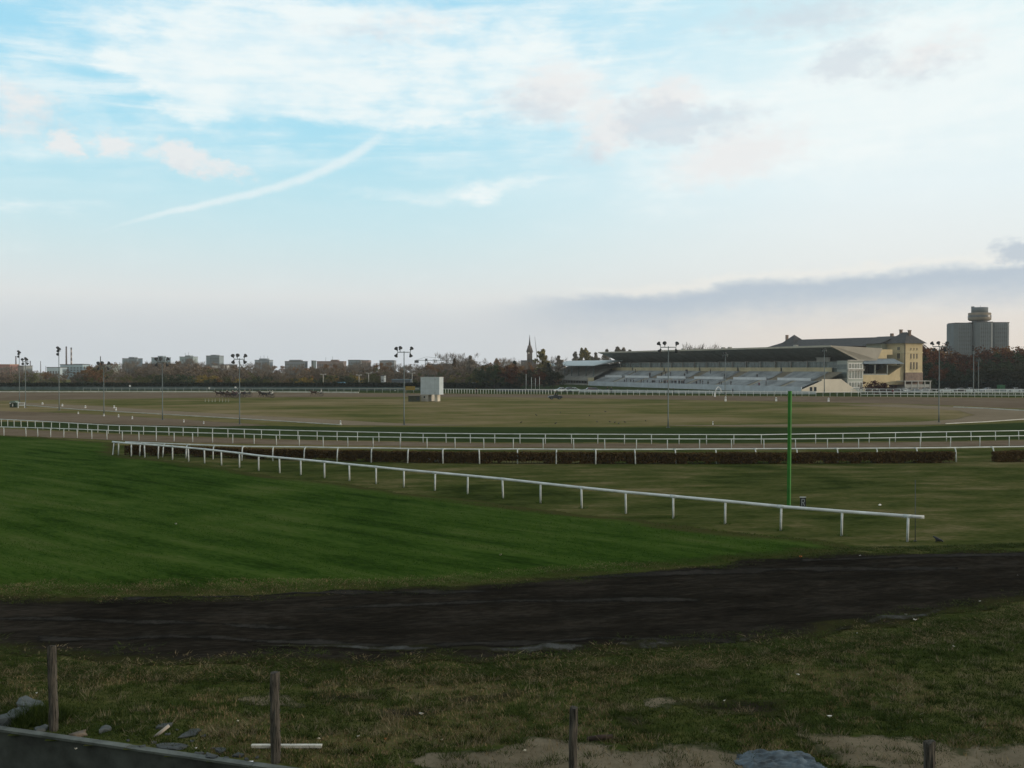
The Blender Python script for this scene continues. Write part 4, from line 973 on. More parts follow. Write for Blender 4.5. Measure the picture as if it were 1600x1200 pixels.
# gangway between the tiers, parapet with openings
b = MB(); b.box((0,7.4,3.2),(LS,9.6,3.42)); b.build('gangway', M_SEATL, gs)
b = MB()
edges = [10, 24, 27, 46, 52, 72, 78, 96, 102, 120, 126, 142]
for a, c in zip(edges[::2], edges[1::2]): b.box((a,8.9,3.42),(c,9.15,4.25))
b.build('parapet', mat('white_parapet',(.58,.62,.66),.7,.1,.5), gs)
b = MB(); b2 = []; prev = 0
for a, c in list(zip(edges[1::2], edges[2::2]+[LS])):
    steps(b, prev, a+.5, 9.6, 3.5, 16, 6.2, 11); b2.append((a+.5, min(c-.5, LS), 9.6, 3.4, 16, 6.1, 22)); prev = c-.5
ut = b.build('upper_terrace', M_SEAT, gs); [(lambda q: (steps(q, *a), q.build('aisle_steps', mat('aisle_brown',(.24,.215,.17),.9,.2,.5), ut)))(MB()) for a in b2]
# cream wall, glazed band, soffit
b = MB()
for a, c in ((3,20),(21,45),(46,70),(71,94),(95,118),(119,LS-6)): b.box((a,16.05,5.9),(c,16.35,7.45))
b.build('back_wall', M_CREAM, gs)
b = MB(); b.box((0,17.2,5.5),(LS-4.7,17.5,9.2)); b.build('rear_glazing', M_GLASSB, gs)
b = MB()
for k in range(0, 72): b.box((k*2+.5,17.1,7.3),(k*2+.62,17.2,9.0))
b.box((0,17.05,7.3),(LS-4.7,17.2,7.5)); b.box((0,17.05,8.2),(LS-4.7,17.2,8.3)); b.build('glazing_bars', mat('grey_frames',(.22,.25,.25),.6,.2,.5), gs)
# cantilever roof: thin at the tip, slightly drooping towards its back
roofz = lambda t: 9.7 + (13.75-9.7)*((21.5-t)/10.5)
b = MB(); sl_ = [(11,13.62),(14,12.75),(17,11.6),(19.5,10.6),(21.5,9.6),(21.5,10.3),(17,12.2),(11.0,14.0)]
b.prism(sl_, (0,1,0), (0,0,1), (LS,0,0), 0, (0,0,0)); rf = b.build('roof', M_RDARK, gs)
b = MB(); b.box((0,10.85,13.55),(LS,11.0,14.08)); b.build('fascia', mat('pale_fascia',(.42,.40,.34),.7,.12,.5), rf)
b = MB()
for k in range(0, 19): b.prism([(11.2,13.56),(17,11.5),(21.4,9.5),(21.4,9.4),(17,11.4),(11.2,13.50)], (0,1,0), (0,0,1), (.35,0,0), 0, (k*8.1+1,0,0))
b.build('roof_beams', M_RDARK, rf)
b = MB()
for k in (62, 70, 88, 92, 128): b.box((k,13.5,13.1),(k+1.2,14.5,14.6))
b.build('roof_vents', M_CONCL, rf)
b = MB()   # the pale sloping hood closing the roof at the near end
b.add([(LS,11,14.0),(LS,21.5,9.85),(LS+.9,27.5,9.9),(LS+.9,29.5,13.3),(LS,11,13.7),(LS,21.5,9.5),(LS+.9,27.5,9.6),(LS+.9,29.5,13.0)], [(0,1,2,3),(7,6,5,4),(0,4,5,1),(1,5,6,2),(2,6,7,3),(3,7,4,0)])
b.build('end_hood', mat('hood_grey',(.34,.325,.285),.8,.1,.4), gs)
b = MB(); b.box((LS-14,16.9,9.2),(LS-8,17.3,10.4)); b.box((LS-14.2,16.6,10.4),(LS-7.8,17.4,10.6)); b.build('commentary_box', mat('box_grey',(.33,.33,.31),.8,.15,.5), gs)
# near end block with windows
b = MB(); b.box((LS-4.6,17,0),(LS,23,9.55)); eb = b.build('end_block', mat('end_block_paint',(.36,.40,.38),.8,.12,.4), gs)
b = MB(); b.box((LS-4.5,16.94,6.9),(LS-.15,17,8.4)); b.box((LS-4.5,16.94,4.3),(LS-.15,17,6.0)); b.box((LS-4.5,16.94,1.2),(LS-.15,17,3.3)); b.build('side_windows', M_GLASSB, eb)
for z0, z1 in ((7.2,8.6),(4.2,6.4),(1.5,3.0)):
    b = MB(); b.box((LS,17.4,z0),(LS+.05,22.7,z1)); wobj = b.build('window', M_GLASSB, eb)
    b = MB()
    for k in range(6): b.box((LS+.05,17.35+k*1.05,z0-.08),(LS+.13,17.47+k*1.05,z1+.08))
    b.box((LS+.05,17.3,z1),(LS+.14,22.8,z1+.15)); b.box((LS+.05,17.3,z0-.15),(LS+.14,22.8,z0)); b.build('frame', M_WHITE, wobj)
b = MB(); b.box((LS-.1,16.9,6.5),(LS+.5,23.1,6.95)); b.box((LS-.1,16.9,9.4),(LS+.4,23.1,9.75)); b.build('balcony_band', M_CONCL, eb)
b = MB()
for k in range(1, 18): b.box((k*8.1+.9,16.6,5.9),(k*8.1+1.25,16.95,9.6))
b.build('columns', M_SEATL, gs)
b = MB(); b.box((0,21.5,0),(LS-4.7,22.5,9.6)); b.build('rear_wall', M_SEATL, gs)

# low stand at the far left end
ls = bpy.data.objects.new('small_grandstand', None); COL.objects.link(ls); ls.location = O; ls.rotation_euler = gs.rotation_euler
props(ls, 'lower grey grandstand with pale sheet roof adjoining the left end of the large one', 'grandstand')
S0, S1 = -38, 7
b = MB(); steps(b, S0, S1, 2.5, 2.0, 17, 8.2, 22); b.build('terrace', M_SEATL, ls)
b = MB(); b.box((S0,2.2,0),(S1,2.5,.7)); b.box((S0,2.2,1.85),(S1,2.6,2.15)); b.build('front_wall', M_SEATL, ls)
b = MB(); b.box((S0,2.8,.5),(S1,2.9,1.9)); b.build('front_glazing', M_GLASS, ls)
b = MB()
for k in range(18): b.box((S0+k*2.6,2.15,.6),(S0+k*2.6+.15,2.3,1.9))
b.build('mullions', M_GALV, ls)
b = MB(); b.prism([(-4.5,.1),(-3.9,.1),(17.4,8.9),(17.4,7.2),(-2,-.2)], (0,1,0), (0,0,1), (.8,0,0), 0, (S0-.8,0,0)); b.build('end_ramp_wall', mat('ramp_grey',(.26,.29,.30),.8,.15,.5), ls)
b = MB(); b.prism([(3.6,8.05),(3.6,8.3),(10,9.6),(17.5,10.6),(17.5,10.3)], (0,1,0), (0,0,1), (S1-S0+6,0,0), 0, (S0-3,0,0)); b.build('roof', mat('light_sheet_roof',(.36,.42,.45),.5,.08,.4), ls)
b = MB()
for k in range(7): b.box((S0+1+k*7,5.9,3.2),(S0+1.3+k*7,6.2,8.8))
b.build('columns', M_GALV, ls)
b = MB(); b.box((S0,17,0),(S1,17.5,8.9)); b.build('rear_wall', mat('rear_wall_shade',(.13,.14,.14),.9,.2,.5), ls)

# ------------------------------------------------------------------ historic ochre building on the right
def U3(k, t, z): return (LS-k, t, z)          # k = metres away from us along the stand
def gothing(name, label, cat):
    o = bpy.data.objects.new(name, None); COL.objects.link(o); o.location = O; o.rotation_euler = gs.rotation_euler; return props(o, label, cat)
hb = gothing('historic_building', 'ochre rendered old building with corner tower and long dark slate roof behind the grandstand', 'building')
t0, t1 = 39.3, 46.3; k0 = 7.6
b = MB(); b.box((LS-k0,t0,3.2),(LS,t1,14.9)); b.build('tower_wall', M_YELL, hb)
b = MB(); b.box((LS-k0-.05,t0-.05,0),(LS+.05,t1+.05,3.2)); b.box((LS-k0-.12,t0-.12,2.6),(LS+.12,t1+.12,5.9)); b.build('stone_base', M_STONE, hb)
b = MB(); b.box((LS-k0-.12,t0-.12,11.9),(LS+.12,t1+.12,12.3)); b.build('string_course', M_CREAM, hb); b = MB(); b.box((LS-k0-.1,t0-.1,5.9),(LS+.1,t1+.1,6.15)); b.build('string_course', M_CREAM, hb); b = MB(); b.box((LS-k0-.25,t0-.25,14.6),(LS+.25,t1+.25,14.95)); b.build('cornice', M_CREAM, hb)
e = 1.0; b = MB(); b.add([(LS-k0-e,t0-e,14.95),(LS+e,t0-e,14.95),(LS+e,t1+e,14.95),(LS-k0-e,t1+e,14.95),(LS-k0*.62,(t0+t1)/2,18.5),(LS-k0*.38,(t0+t1)/2,18.5)], [(0,1,5,4),(1,2,5),(2,3,4,5),(3,0,4),(3,2,1,0)])
rfh = b.build('tower_roof', M_SLATE, hb)
for kk, hh in ((.72,19.2),(.24,18.9)):
    b = MB(); x = LS-k0*kk; b.box((x-.35,(t0+t1)/2-.35,17.2),(x+.35,(t0+t1)/2+.35,hh)); b.box((x-.45,(t0+t1)/2-.45,hh),(x+.45,(t0+t1)/2+.45,hh+.2)); b.build('chimney', M_STONE, rfh)
def window(parent, s0, s1, tA, tB, z0, z1, face):
    b = MB()
    if face == 'end': b.box((LS,tA,z0),(LS+.06,tB,z1))
    else: b.box((s0,t0-.06,z0),(s1,t0,z1))
    w_ = b.build('window', M_GLASS, parent)
    b = MB()
    if face == 'end': b.box((LS,tA-.12,z0-.2),(LS+.14,tB+.12,z0)); b.box((LS+.06,(tA+tB)/2-.04,z0),(LS+.09,(tA+tB)/2+.04,z1))
    else: b.box((s0-.12,t0-.14,z0-.2),(s1+.12,t0,z0)); b.box(((s0+s1)/2-.04,t0-.09,z0),((s0+s1)/2+.04,t0-.06,z1))
    b.build('frame', M_CREAM, w_)
for tc_ in (41.7,42.9,44.1):
    window(hb, 0, 0, tc_-.3, tc_+.3, 6.9, 9.1, 'end'); window(hb, 0, 0, tc_-.27, tc_+.27, 10.2, 11.7, 'end'); window(hb, 0, 0, tc_-.2, tc_+.2, 12.9, 13.5, 'end')
for sc in (LS-2.7,): window(hb, sc-.5, sc+.5, 0, 0, 10.2, 12.0-.15, 'front'); window(hb, sc-.45, sc+.45, 0, 0, 12.9, 13.8, 'front'); window(hb, sc-.5, sc+.5, 0, 0, 7.0, 9.0, 'front')
b = MB(); b.tube([(LS+.12,t0-.1,2.8),(LS+.12,t0-.1,14.8)], .14, 8); b.build('downpipe', M_DARKM, hb)
# link block and long wing
b = MB(); b.box((LS-k0-7,t0-2.2,0),(LS-k0,t1-1,15.2)); b.build('link_wall', mat('grey_green_render',(.30,.31,.25),.9,.15,.4), hb)
b = MB(); a0_, a1_ = LS-k0-8, LS-k0+.6; b.add([(a0_,t0-3.4,15.0),(a1_,t0-3.4,15.0),(a1_,t1,15.0),(a0_,t1,15.0),(a0_,42.5,17.4),(a1_,42.5,17.4)], [(0,1,5,4),(2,3,4,5),(1,2,5),(3,0,4),(3,2,1,0)]); b.build('link_roof', M_SLATE, hb)
b = MB(); b.box((LS-66,t0+1,0),(LS-k0-7,t1+1,14.6)); b.build('wing_wall', mat('wing_wall',(.17,.125,.10),.9,.2,.4), hb)
b = MB(); a0_, a1_ = LS-70, LS-k0-6; m_ = 44; b.add([(a0_,t0-1.6,14.4),(a1_,t0-1.6,14.4),(a1_,t1+3,14.4),(a0_,t1+3,14.4),(a0_+9,m_,17.5),(a1_,m_,17.3)], [(0,1,5,4),(2,3,4,5),(1,2,5),(3,0,4),(3,2,1,0)]); rw = b.build('wing_roof', M_SLATE, hb)
b = MB(); x = LS-59; b.add([(x-5,t0,14.9),(x+5,t0,14.9),(x+5,t1+2,14.9),(x-5,t1+2,14.9),(x,43.5,19.3)], [(0,1,4),(1,2,4),(2,3,4),(3,0,4),(3,2,1,0)]); b.build('far_turret_roof', M_SLATE, rw)
for x, h in ((LS-62.5,19.3),(LS-k0-2,18.3)):
    b = MB(); b.box((x-.4,42.6,15.5),(x+.4,43.4,h)); b.build('chimney', M_STONE, rw)
# open pavilion between stand and tower
b = MB(); b.box((LS-9,23.2,0),(LS-.5,33.5,5.2)); b.prism([(33.5,2.2),(33.5,5.2),(39.3,8.3),(39.3,2.2)], (0,1,0), (0,0,1), (8.5,0,0), 0, (LS-9,0,0)); pw = b.build('pavilion_wall', M_YELL, hb)
b = MB(); b.box((LS-9,32.8,5.2),(LS-8.5,39.2,8.4)); b.build('pavilion_back', M_DARKM, hb)
b = MB()
for tt in (23.6, 28.2, 33.0): b = MB(); b.box((LS-1,tt-.16,5.2),(LS-.68,tt+.16,8.6)); b.build('pavilion_column', M_GALV, hb)
b = MB(); b.box((LS-.8,23.2,5.2),(LS-.7,32.8,5.55)); b.build('pavilion_rail', M_GALV, hb)
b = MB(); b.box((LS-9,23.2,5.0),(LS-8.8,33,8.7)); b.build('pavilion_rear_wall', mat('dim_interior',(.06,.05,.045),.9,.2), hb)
b = MB()
for tt in (24.2, 27.6, 30.8): b.box((LS-8.8,tt,6.9),(LS-8.7,tt+.8,7.9))
b.build('rear_openings', mat('pale_pane',(.55,.55,.52),.4,.1), hb)
b = MB(); b.add([(LS-10,22.8,8.6),(LS+.6,22.8,8.6),(LS+.6,38.6,8.6),(LS-10,38.6,8.6),(LS-8,24,10.2),(LS-1.2,24,10.2),(LS-1.2,36,10.2),(LS-8,36,10.2)], [(0,1,5,4),(1,2,6,5),(2,3,7,6),(3,0,4,7),(4,5,6,7),(3,2,1,0)]); b.build('pavilion_roof', M_BLUEROOF, hb)
b = MB(); b.box((LS-8.5,22.9,10.2),(LS-.9,33,11.4)); b.box((LS-8,29,11.4),(LS-1.2,35.5,13.0)); b.build('pavilion_attic', M_YELL, hb)
# white porch before the tower
b = MB()
for k in (36.2,38.8,41.4,44,46.2): b.box((LS+3.2,k-.14,0),(LS+3.5,k+.14,3.3))
b.box((LS+.1,35.8,3.2),(LS+3.6,46.6,3.4)); b.build('porch_posts', mat('porch_posts_white',(.34,.36,.36),.7,.15,2), hb)
b = MB(); b.box((LS+3.25,36,1.5),(LS+3.4,46.3,2.3)); b.box((LS+.1,36,1.3),(LS+3.5,46.4,1.5)); b.build('porch_balustrade', mat('porch_white',(.24,.26,.26),.7,.15,2), hb)

# ------------------------------------------------------------------ tower block with revolving-drum top, far right
dd = 720; q = dd/F
def TX(px): return (px-800)*q
zt = D(1530, 505, dd).z
tb = thing('tower_block', 'grey twin-winged concrete tower block with a round drum on top, beyond the trees', 'tower block', (TX(1533), dd, 0))
cx = TX(1533)
def ribbed(b, x0, x1, y0, y1, z0, z1, n, mi=0):
    b.box((x0,y0,z0),(x1,y1,z1), mi)
M_TB = mat('tower_concrete', (.125,.15,.165), .8, .12, .2); M_TBL = mat('tower_ribs', (.18,.205,.22), .8, .1, .3); M_TBW = mat('tower_windows', (.095,.11,.125), .35, .3, .5)
for nm, xa, xb, ya, yb, zz in (('left_wing',1490,1520,-2,12,zt-.2),('centre_shaft',1519,1545.5,-7,12,zt+.3),('right_wing',1548,1577.5,-1,12,zt+.2)):
    b = MB(); x0, x1 = TX(xa)-cx, TX(xb)-cx; ch = 2.2
    b.prism([(x0,ya+ch),(x0+ch,ya),(x1-ch,ya),(x1,ya+ch),(x1,yb),(x0,yb)], (1,0,0), (0,1,0), (0,0,zz)); o = b.build(nm, M_TB, tb)
    b = MB(); n = int((x1-x0-2*ch)/1.25)
    for k in range(n+1):
        x = x0+ch+(x1-x0-2*ch)*k/n; b.box((x-.16,ya-.25,3),(x+.16,ya-.02,zz-.6))
    b.build('ribs', M_TBL, o)
    b = MB()
    for f in range(13):
        z = 3+f*2.75
        if z+1.3 < zz-1: b.box((x0+ch+.2,ya-.10,z),(x1-ch-.2,ya-.0,z+1.25))
    b.build('window_bands', M_TBW, o)
    b = MB(); b.box((x0+.4,ya+.8,zz),(x1-.4,yb-.5,zz+.55)); b.build('roof_edge', M_DARKM, o)
b = MB(); b.box((TX(1545.5)-cx,2,0),(TX(1548)-cx,10,zt-.6)); b.build('recess', M_DARKM, tb)
b = MB(); b.tube([(0,3,zt),(0,3,D(1533,499,dd).z)], TX(811.5), 24); b.build('drum_neck', M_TBW, tb)
b = MB(); za, zb_ = D(1533,501,dd).z, D(1533,488.5,dd).z; r = 17*q; b.tube([(0,3,za),(0,3,za+.8),(0,3,za+2.2),(0,3,zb_-1.6),(0,3,zb_-.4),(0,3,zb_)], [r*.86,r,r,r*.97,r*1.0,r*.95], 28); dr = b.build('drum', mat('drum_concrete',(.22,.19,.15),.8,.15,.3), tb)
b = MB(); b.tube([(0,3,za+2.3),(0,3,zb_-1.7)], r*1.006, 28, cap=False); b.build('drum_windows', M_TBW, dr)
b = MB(); b.tube([(0,3,zb_),(0,3,D(1533,480,dd).z)], 12.3*q, 24); b.build('plant_room', M_TB, tb)
b = MB(); b.box((-12.5*q,2,D(1533,480,dd).z-.1),(-9*q,4,D(1533,478.5,dd).z)); b.tube([(.5,3,D(1533,480,dd).z),(.5,3,D(1533,477,dd).z)], .12, 6); b.build('roof_aerial', M_TB, tb)

# ------------------------------------------------------------------ skyline on the left
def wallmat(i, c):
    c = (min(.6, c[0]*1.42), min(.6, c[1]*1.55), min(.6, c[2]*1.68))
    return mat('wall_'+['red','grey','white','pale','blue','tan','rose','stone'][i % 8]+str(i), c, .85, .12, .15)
def block(label, rect, c, dd, name='apartment_block', cat='tower block', deep=12, top=None, roofc=(.09,.09,.09), nx=6, ny=5, winc=None, aer=0, split=None):
    x0, y0, x1, y1 = rect; a = D(x0, y0, dd); c1 = D(x1, y1, dd); w = c1.x-a.x; h = a.z
    root = thing(name, label, cat, ((a.x+c1.x)/2, dd, 0))
    i = len(bpy.data.materials); b = MB(); b.box((-w/2,0,0),(w/2,deep,h)); b.build('wall', wallmat(i, c), root)
    if split is not None:
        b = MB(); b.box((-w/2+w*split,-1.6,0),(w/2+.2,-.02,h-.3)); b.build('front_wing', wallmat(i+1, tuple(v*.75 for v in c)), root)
    y = -1.62 if split is not None else 0
    b = MB(); xa = -w/2+(w*split if split else 0)
    zlow = max(2, D(x0, 596, dd).z)
    for r_ in range(ny):
        for k in range(nx):
            ww = (w/2-xa)/nx; z = zlow+(h-1.2-zlow)*r_/ny; hh = (h-1.2-zlow)/ny
            b.box((xa+ww*(k+.2), y-.06, z+hh*.25),(xa+ww*(k+.8), y-.01, z+hh*.8))
    b.build('windows', mat('far_windows', (.12,.13,.14), .4, .3, .5), root)
    b = MB(); b.box((-w/2-.15,-.15,h),(w/2+.15,deep+.15,h+.35)); rf_ = b.build('roof', mat('roof_'+str(i), roofc, .85, .1), root)
    if top:
        tx0, tx1, ty = top; p = D(tx0, ty, dd); p2 = D(tx1, ty, dd); cx_ = (a.x+c1.x)/2
        b = MB(); b.box((p.x-cx_,2,h+.35),(p2.x-cx_,deep-2,p.z)); b.build('plant_room', wallmat(i+2, tuple(v*.85 for v in c)), root)
    for k in range(aer):
        x = -w/2 + w*(.3+.25*k); b = MB(); z0 = D(x0, (top[2] if top else y0), dd).z; b.tube([(x,4,h),(x,4,z0+2.0+.6*(k % 2))], .10, 5); b.build('aerial', M_GALV, root)
    return root
block('brick-red long building with orange top at the left edge', (-20,570,15.5,581), (.20,.10,.085), 640, 'factory_building', 'building', roofc=(.35,.22,.12), nx=9, ny=2)
block('grey shed with pale gable beside the red building at the left edge', (16,572,37,582), (.15,.15,.14), 650, 'factory_building', 'building', nx=4, ny=1)
block('pale building with vertical dark windows left of the grey factory', (73,574.5,94,587), (.30,.34,.36), 640, 'office_building', 'building', nx=5, ny=1)
block('wide blue-grey factory building below the two tall chimneys', (94,570,129,587), (.22,.27,.29), 650, 'factory_building', 'building', nx=7, ny=4, top=(112,129,568.5))
block('whitish building behind the floodlight mast right of the chimneys', (152,570,176,585), (.34,.40,.43), 640, 'office_building', 'building', nx=6, ny=4)
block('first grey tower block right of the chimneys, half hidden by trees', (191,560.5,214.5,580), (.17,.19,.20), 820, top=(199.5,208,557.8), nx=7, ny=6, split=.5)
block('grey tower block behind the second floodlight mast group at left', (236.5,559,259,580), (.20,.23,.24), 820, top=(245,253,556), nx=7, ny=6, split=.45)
block('reddish-grey lower apartment row below the second tower block', (222,569,300,585), (.12,.10,.10), 700, 'apartment_row', 'building', nx=14, ny=3)
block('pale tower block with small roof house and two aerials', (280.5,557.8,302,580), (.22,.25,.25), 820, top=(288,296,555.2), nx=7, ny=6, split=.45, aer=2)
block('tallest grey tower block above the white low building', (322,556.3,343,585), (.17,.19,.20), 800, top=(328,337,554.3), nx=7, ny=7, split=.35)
block('white low building with banded balconies among the trees', (331,571,350,590), (.42,.44,.43), 560, 'office_building', 'building', nx=1, ny=3)
block('dark flat-roofed building right of the white low building', (346,570,364,582), (.10,.11,.12), 760, 'apartment_row', 'building', nx=5, ny=2)
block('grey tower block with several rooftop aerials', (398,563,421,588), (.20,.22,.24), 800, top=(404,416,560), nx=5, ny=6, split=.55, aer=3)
block('wide grey slab block between the aerial block and the flat-roofed block', (445,565,476,580), (.15,.155,.16), 800, top=(451,469,562.2), nx=9, ny=4)
block('small dark tower right of the wide grey slab block', (486.5,564,489.5,575), (.07,.085,.085), 800, 'water_tower', 'tower', nx=1, ny=2)
block('long reddish-brown flat-roofed block left of the tall floodlight', (495,565,537,585), (.17,.125,.11), 780, 'apartment_row', 'building', top=(516,527,562), roofc=(.15,.10,.08), nx=12, ny=3, aer=2)
block('grey apartment block second left of the tall floodlight mast', (544,563,563,584), (.15,.17,.18), 760, nx=5, ny=5)
block('rose-coloured narrow house between two grey blocks', (565,563.5,576,583), (.21,.15,.13), 740, 'apartment_row', 'building', nx=3, ny=4)
block('grey flat block just left of the tall floodlight mast', (593,564,616,582), (.17,.17,.175), 740, top=(596,614,562.8), nx=6, ny=4)
block('blue-grey building right of the tall floodlight mast', (669,570,690,584), (.13,.155,.17), 560, 'office_building', 'building', nx=5, ny=3)
block('grey house with sloping top behind the bare trees by the scoreboard', (690,569.5,737,585), (.17,.165,.17), 600, 'apartment_row', 'building', nx=10, ny=3, top=(693,700,568))
block('pale narrow house wall right of the slim grey poplar', (729,577,734,592), (.36,.35,.36), 540, 'house', 'building', nx=1, ny=3)
block('small white house half hidden at the foot of the trees right of the scoreboard', (738,599,742,606), (.30,.30,.29), 380, 'house', 'building', deep=4, nx=1, ny=1)
block('dark building with blue-grey roof among trees left of the scoreboard', (612,594,641,602), (.06,.07,.08), 384, 'pavilion_building', 'building', deep=6, nx=5, ny=1, roofc=(.12,.17,.21))
block('pale house with white roof among trees left of the tall floodlight', (595,587.5,600,592), (.25,.26,.26), 400, 'house', 'building', deep=6, nx=1, ny=1)
block('white kiosk with a blue roof band in front of the trees', (528,598.5,537,605), (.48,.50,.47), 372, 'kiosk', 'kiosk', deep=3, nx=2, ny=1, roofc=(.06,.16,.24))
def chimney(label, px, ytop, wpx, dd, bands=None, c=(.10,.085,.085)):
    t = D(px, ytop, dd); r = wpx/F*dd/2; root = thing('factory_chimney', label, 'chimney', (t.x, dd, 0))
    b = MB(); b.tube([(0,0,0),(0,0,t.z)], [r*1.25, r*.85], 16); sh = b.build('shaft', mat('chimney_'+str(int(px)), c, .85, .15, .2), root)
    b = MB(); b.tube([(0,0,t.z-.8),(0,0,t.z+.1)], r*.97, 16); b.build('rim', M_DARKM, root)
    if bands:
        for k in range(bands):
            z1 = t.z-2.0-k*4.6; b = MB(); f = 1.25-.4*(z1-1)/t.z; b.tube([(0,0,z1-2.3),(0,0,z1)], [r*f*1.02, r*f*1.01], 16); b.build('white_band', mat('chimney_white',(.42,.38,.38),.8,.1), root)
chimney('tallest plain dark factory chimney', 103.5, 541.5, 2.3, 900)
chimney('red and white striped chimney beside the tallest one', 111.3, 543.3, 2.3, 900, 4)
chimney('dark chimney with soot-dark shaft rising from the white building', 157, 557, 1.5, 900, c=(.05,.055,.06))
chimney('red-brown chimney nearest the left edge', 24.8, 556.5, 1.8, 900, c=(.09,.065,.065))
chimney('thin chimney third from the left edge', 47.3, 564, 1.4, 950)
chimney('thinnest chimney left of the floodlight mast with stacked lamps', 63.5, 564.5, 1.0, 950)
chimney('short faint thin chimney between the thinnest chimney and the pale building', 71.5, 572, .7, 950)
# construction crane
t = D(666, 563, 900); root = thing('tower_crane', 'faint tower crane with long jib above the trees left of the scoreboard', 'crane', (t.x, 900, 0))
z = t.z; b = MB()
for sx, sy in ((-.8,-.8),(.8,-.8),(.8,.8),(-.8,.8)): b.box((sx-.18,sy-.18,0),(sx+.18,sy+.18,z+1.5))
for k in range(int(z/2)): b.tube([(-.8,-.8,k*2),(.8,-.8,k*2+2)], .12, 4)
b.build('mast', M_GALV, root)
b = MB(); b.tube([(-9,0,z),(28,0,z)], .22, 5); b.tube([(-9,0,z),(0,0,z+3),(28,0,z+.6)], .1, 4); b.build('jib', M_GALV, root)
b = MB(); b.box((-10,-1,z-2.2),(-6.5,1,z)); b.build('counterweight', M_DARKM, root)
b = MB(); b.box((-.9,-1.4,z-.6),(.9,0,z+1.4)); b.build('cab', M_DARKM, root)
# church
dd = 760; q = dd/F; cxp = 827.5
ch = thing('church', 'brown brick church with tall pointed spire left of the grandstand', 'church', ((cxp-800)*q, dd, 0))
M_CH = mat('church_brick', (.125,.105,.10), .9, .2, .2); M_CHR = mat('church_roof', (.06,.06,.065), .8, .2, .3)
zn = D(0, 566, dd).z; zs = D(0, 550, dd).z; zp = D(0, 540, dd).z; zt = D(0, 523, dd).z
b = MB(); b.box((-13.5*q,0,0),(10.5*q,14,zn-2)); b.build('nave_wall', M_CH, ch)
b = MB(); b.prism([(0,zn-2),(7,zn+1.5),(14,zn-2)], (0,1,0), (0,0,1), (24*q,0,0), 0, (-13.5*q,0,0)); b.build('nave_roof', M_CHR, ch)
b = MB(); w = 4.1*q; b.box((-w,-3,0),(w,2*w-3,zs)); tw = b.build('tower', M_CH, ch)
b = MB()
for k in (-.55,0,.55): b.box((w*k-.25,-3.08,zs-9),(w*k+.25,-3.0,zs-5))
b.build('louvres', M_DARKM, tw)
b = MB(); b.box((-w*.35-.6,-3.1,zs-1.3),(-w*.35+.6,-3.0,zs+.2)); b.build('clock_face', mat('clock_pale',(.55,.53,.5),.6,.1), tw)
b = MB(); yc = w-3; b.tube([(0,yc,zs),(0,yc,zp),(0,yc,zp+.4)], [w*1.35, w*.62, w*.3], 8); b.build('belfry_roof', M_CH, ch)
b = MB(); b.tube([(0,yc,zp),(0,yc,(zp+zt)/2),(0,yc,zt)], [w*.42, w*.20, .06], 8); b.build('spire', M_CHR, ch)
b = MB()
for k in (-1,1):
    b.tube([(k*w*.9,-2.6,zs-.5),(k*w*.9,-2.6,zs+2.6)], [.5,.05], 6)
b.build('pinnacles', M_CHR, ch)
a, c = D(835.5,526,600), D(841,575,600); root = thing('leaning_mast', 'thin leaning mast just right of the church spire', 'mast', (c.x, 600, 0))
b = MB(); b.tube([(.8,0,0),(0,0,c.z),(a.x-c.x,0,a.z)], [.35,.28,.08], 6); b.build('shaft', mat('mast_grey',(.18,.19,.2),.7,.1), root)
b = MB(); b.tube([(1.3,-.6,0),(.0,0,c.z)], .08, 5); b.build('stay', M_GALV, root)
for x, yb, yt in ((822,607.5,585),(830.5,607.5,590),(836.5,607,591),(843,607,589)):
    dd = 352; g = D(x, yb, dd); root = thing('flagpole', 'white flagpole below the church, '+{822:'tallest and leftmost of four',830.5:'second of four from the church side',836.5:'faint third of four',843:'nearest of four to the grandstand'}[x], 'flagpole', (g.x, dd, 0))
    h = D(x, yt, dd).z; b = MB(); b.tube([(0,0,0),(0,0,h)], [.09,.05], 8); b.build('pole', M_WHITE, root)
    b = MB(); b.tube([(0,0,h),(0,0,h+.15)], [.09,.02], 8); b.build('finial', M_WHITE, root)

# ------------------------------------------------------------------ far rails and fences
def fence_line(label, pts, h, spacing, name='far_rail', cat='rail', rr=.06, pr=.05, mids=(), m=None, board=None):
    line = GP(pts); base = line[0]; root = thing(name, label, cat, base)
    m = m or M_WHITE
    if board is None:
        for zz in (h,)+tuple(mids):
            b = MB(); b.tube([p-base+Vector((0,0,zz)) for p in line], rr, 6); b.build('rail', m, root)
    else:
        b = MB()
        for p, q in zip(line[:-1], line[1:]):
            d = (q-p).normalized(); n = Vector((-d.y,d.x,0))*.03; p, q = p-base, q-base
            for k in range(3):
                z0, z1 = .15+k*(h-.15)/3, .15+(k+1)*(h-.15)/3-.05
                b.add([p-n+Vector((0,0,z0)), q-n+Vector((0,0,z0)), q+n+Vector((0,0,z0)), p+n+Vector((0,0,z0)), p-n+Vector((0,0,z1)), q-n+Vector((0,0,z1)), q+n+Vector((0,0,z1)), p+n+Vector((0,0,z1))], [(4,5,6,7),(0,1,5,4),(1,2,6,5),(2,3,7,6),(3,0,4,7),(3,2,1,0)])
        b.build('boards', board, root)
    me = MB().tube([(0,0,-.05),(0,0,h+.05)], pr, 6).mesh('post', m); acc = 0; cnt = 0
    for p, q in zip(line[:-1], line[1:]):
        l = (q-p).length; t = acc
        while t < l and cnt < 100: link_mesh('post', me, root, p+(q-p)*(t/l)-base); cnt += 1; t += spacing
        acc = t-l
    return root
fence_line('long low teal boarded fence below the far trees on the left', [(-60,610),(150,610),(350,610),(560,610.5),(690,611)], 1.25, 2.9, 'board_fence', 'fence', m=M_GALV, board=M_TEAL)
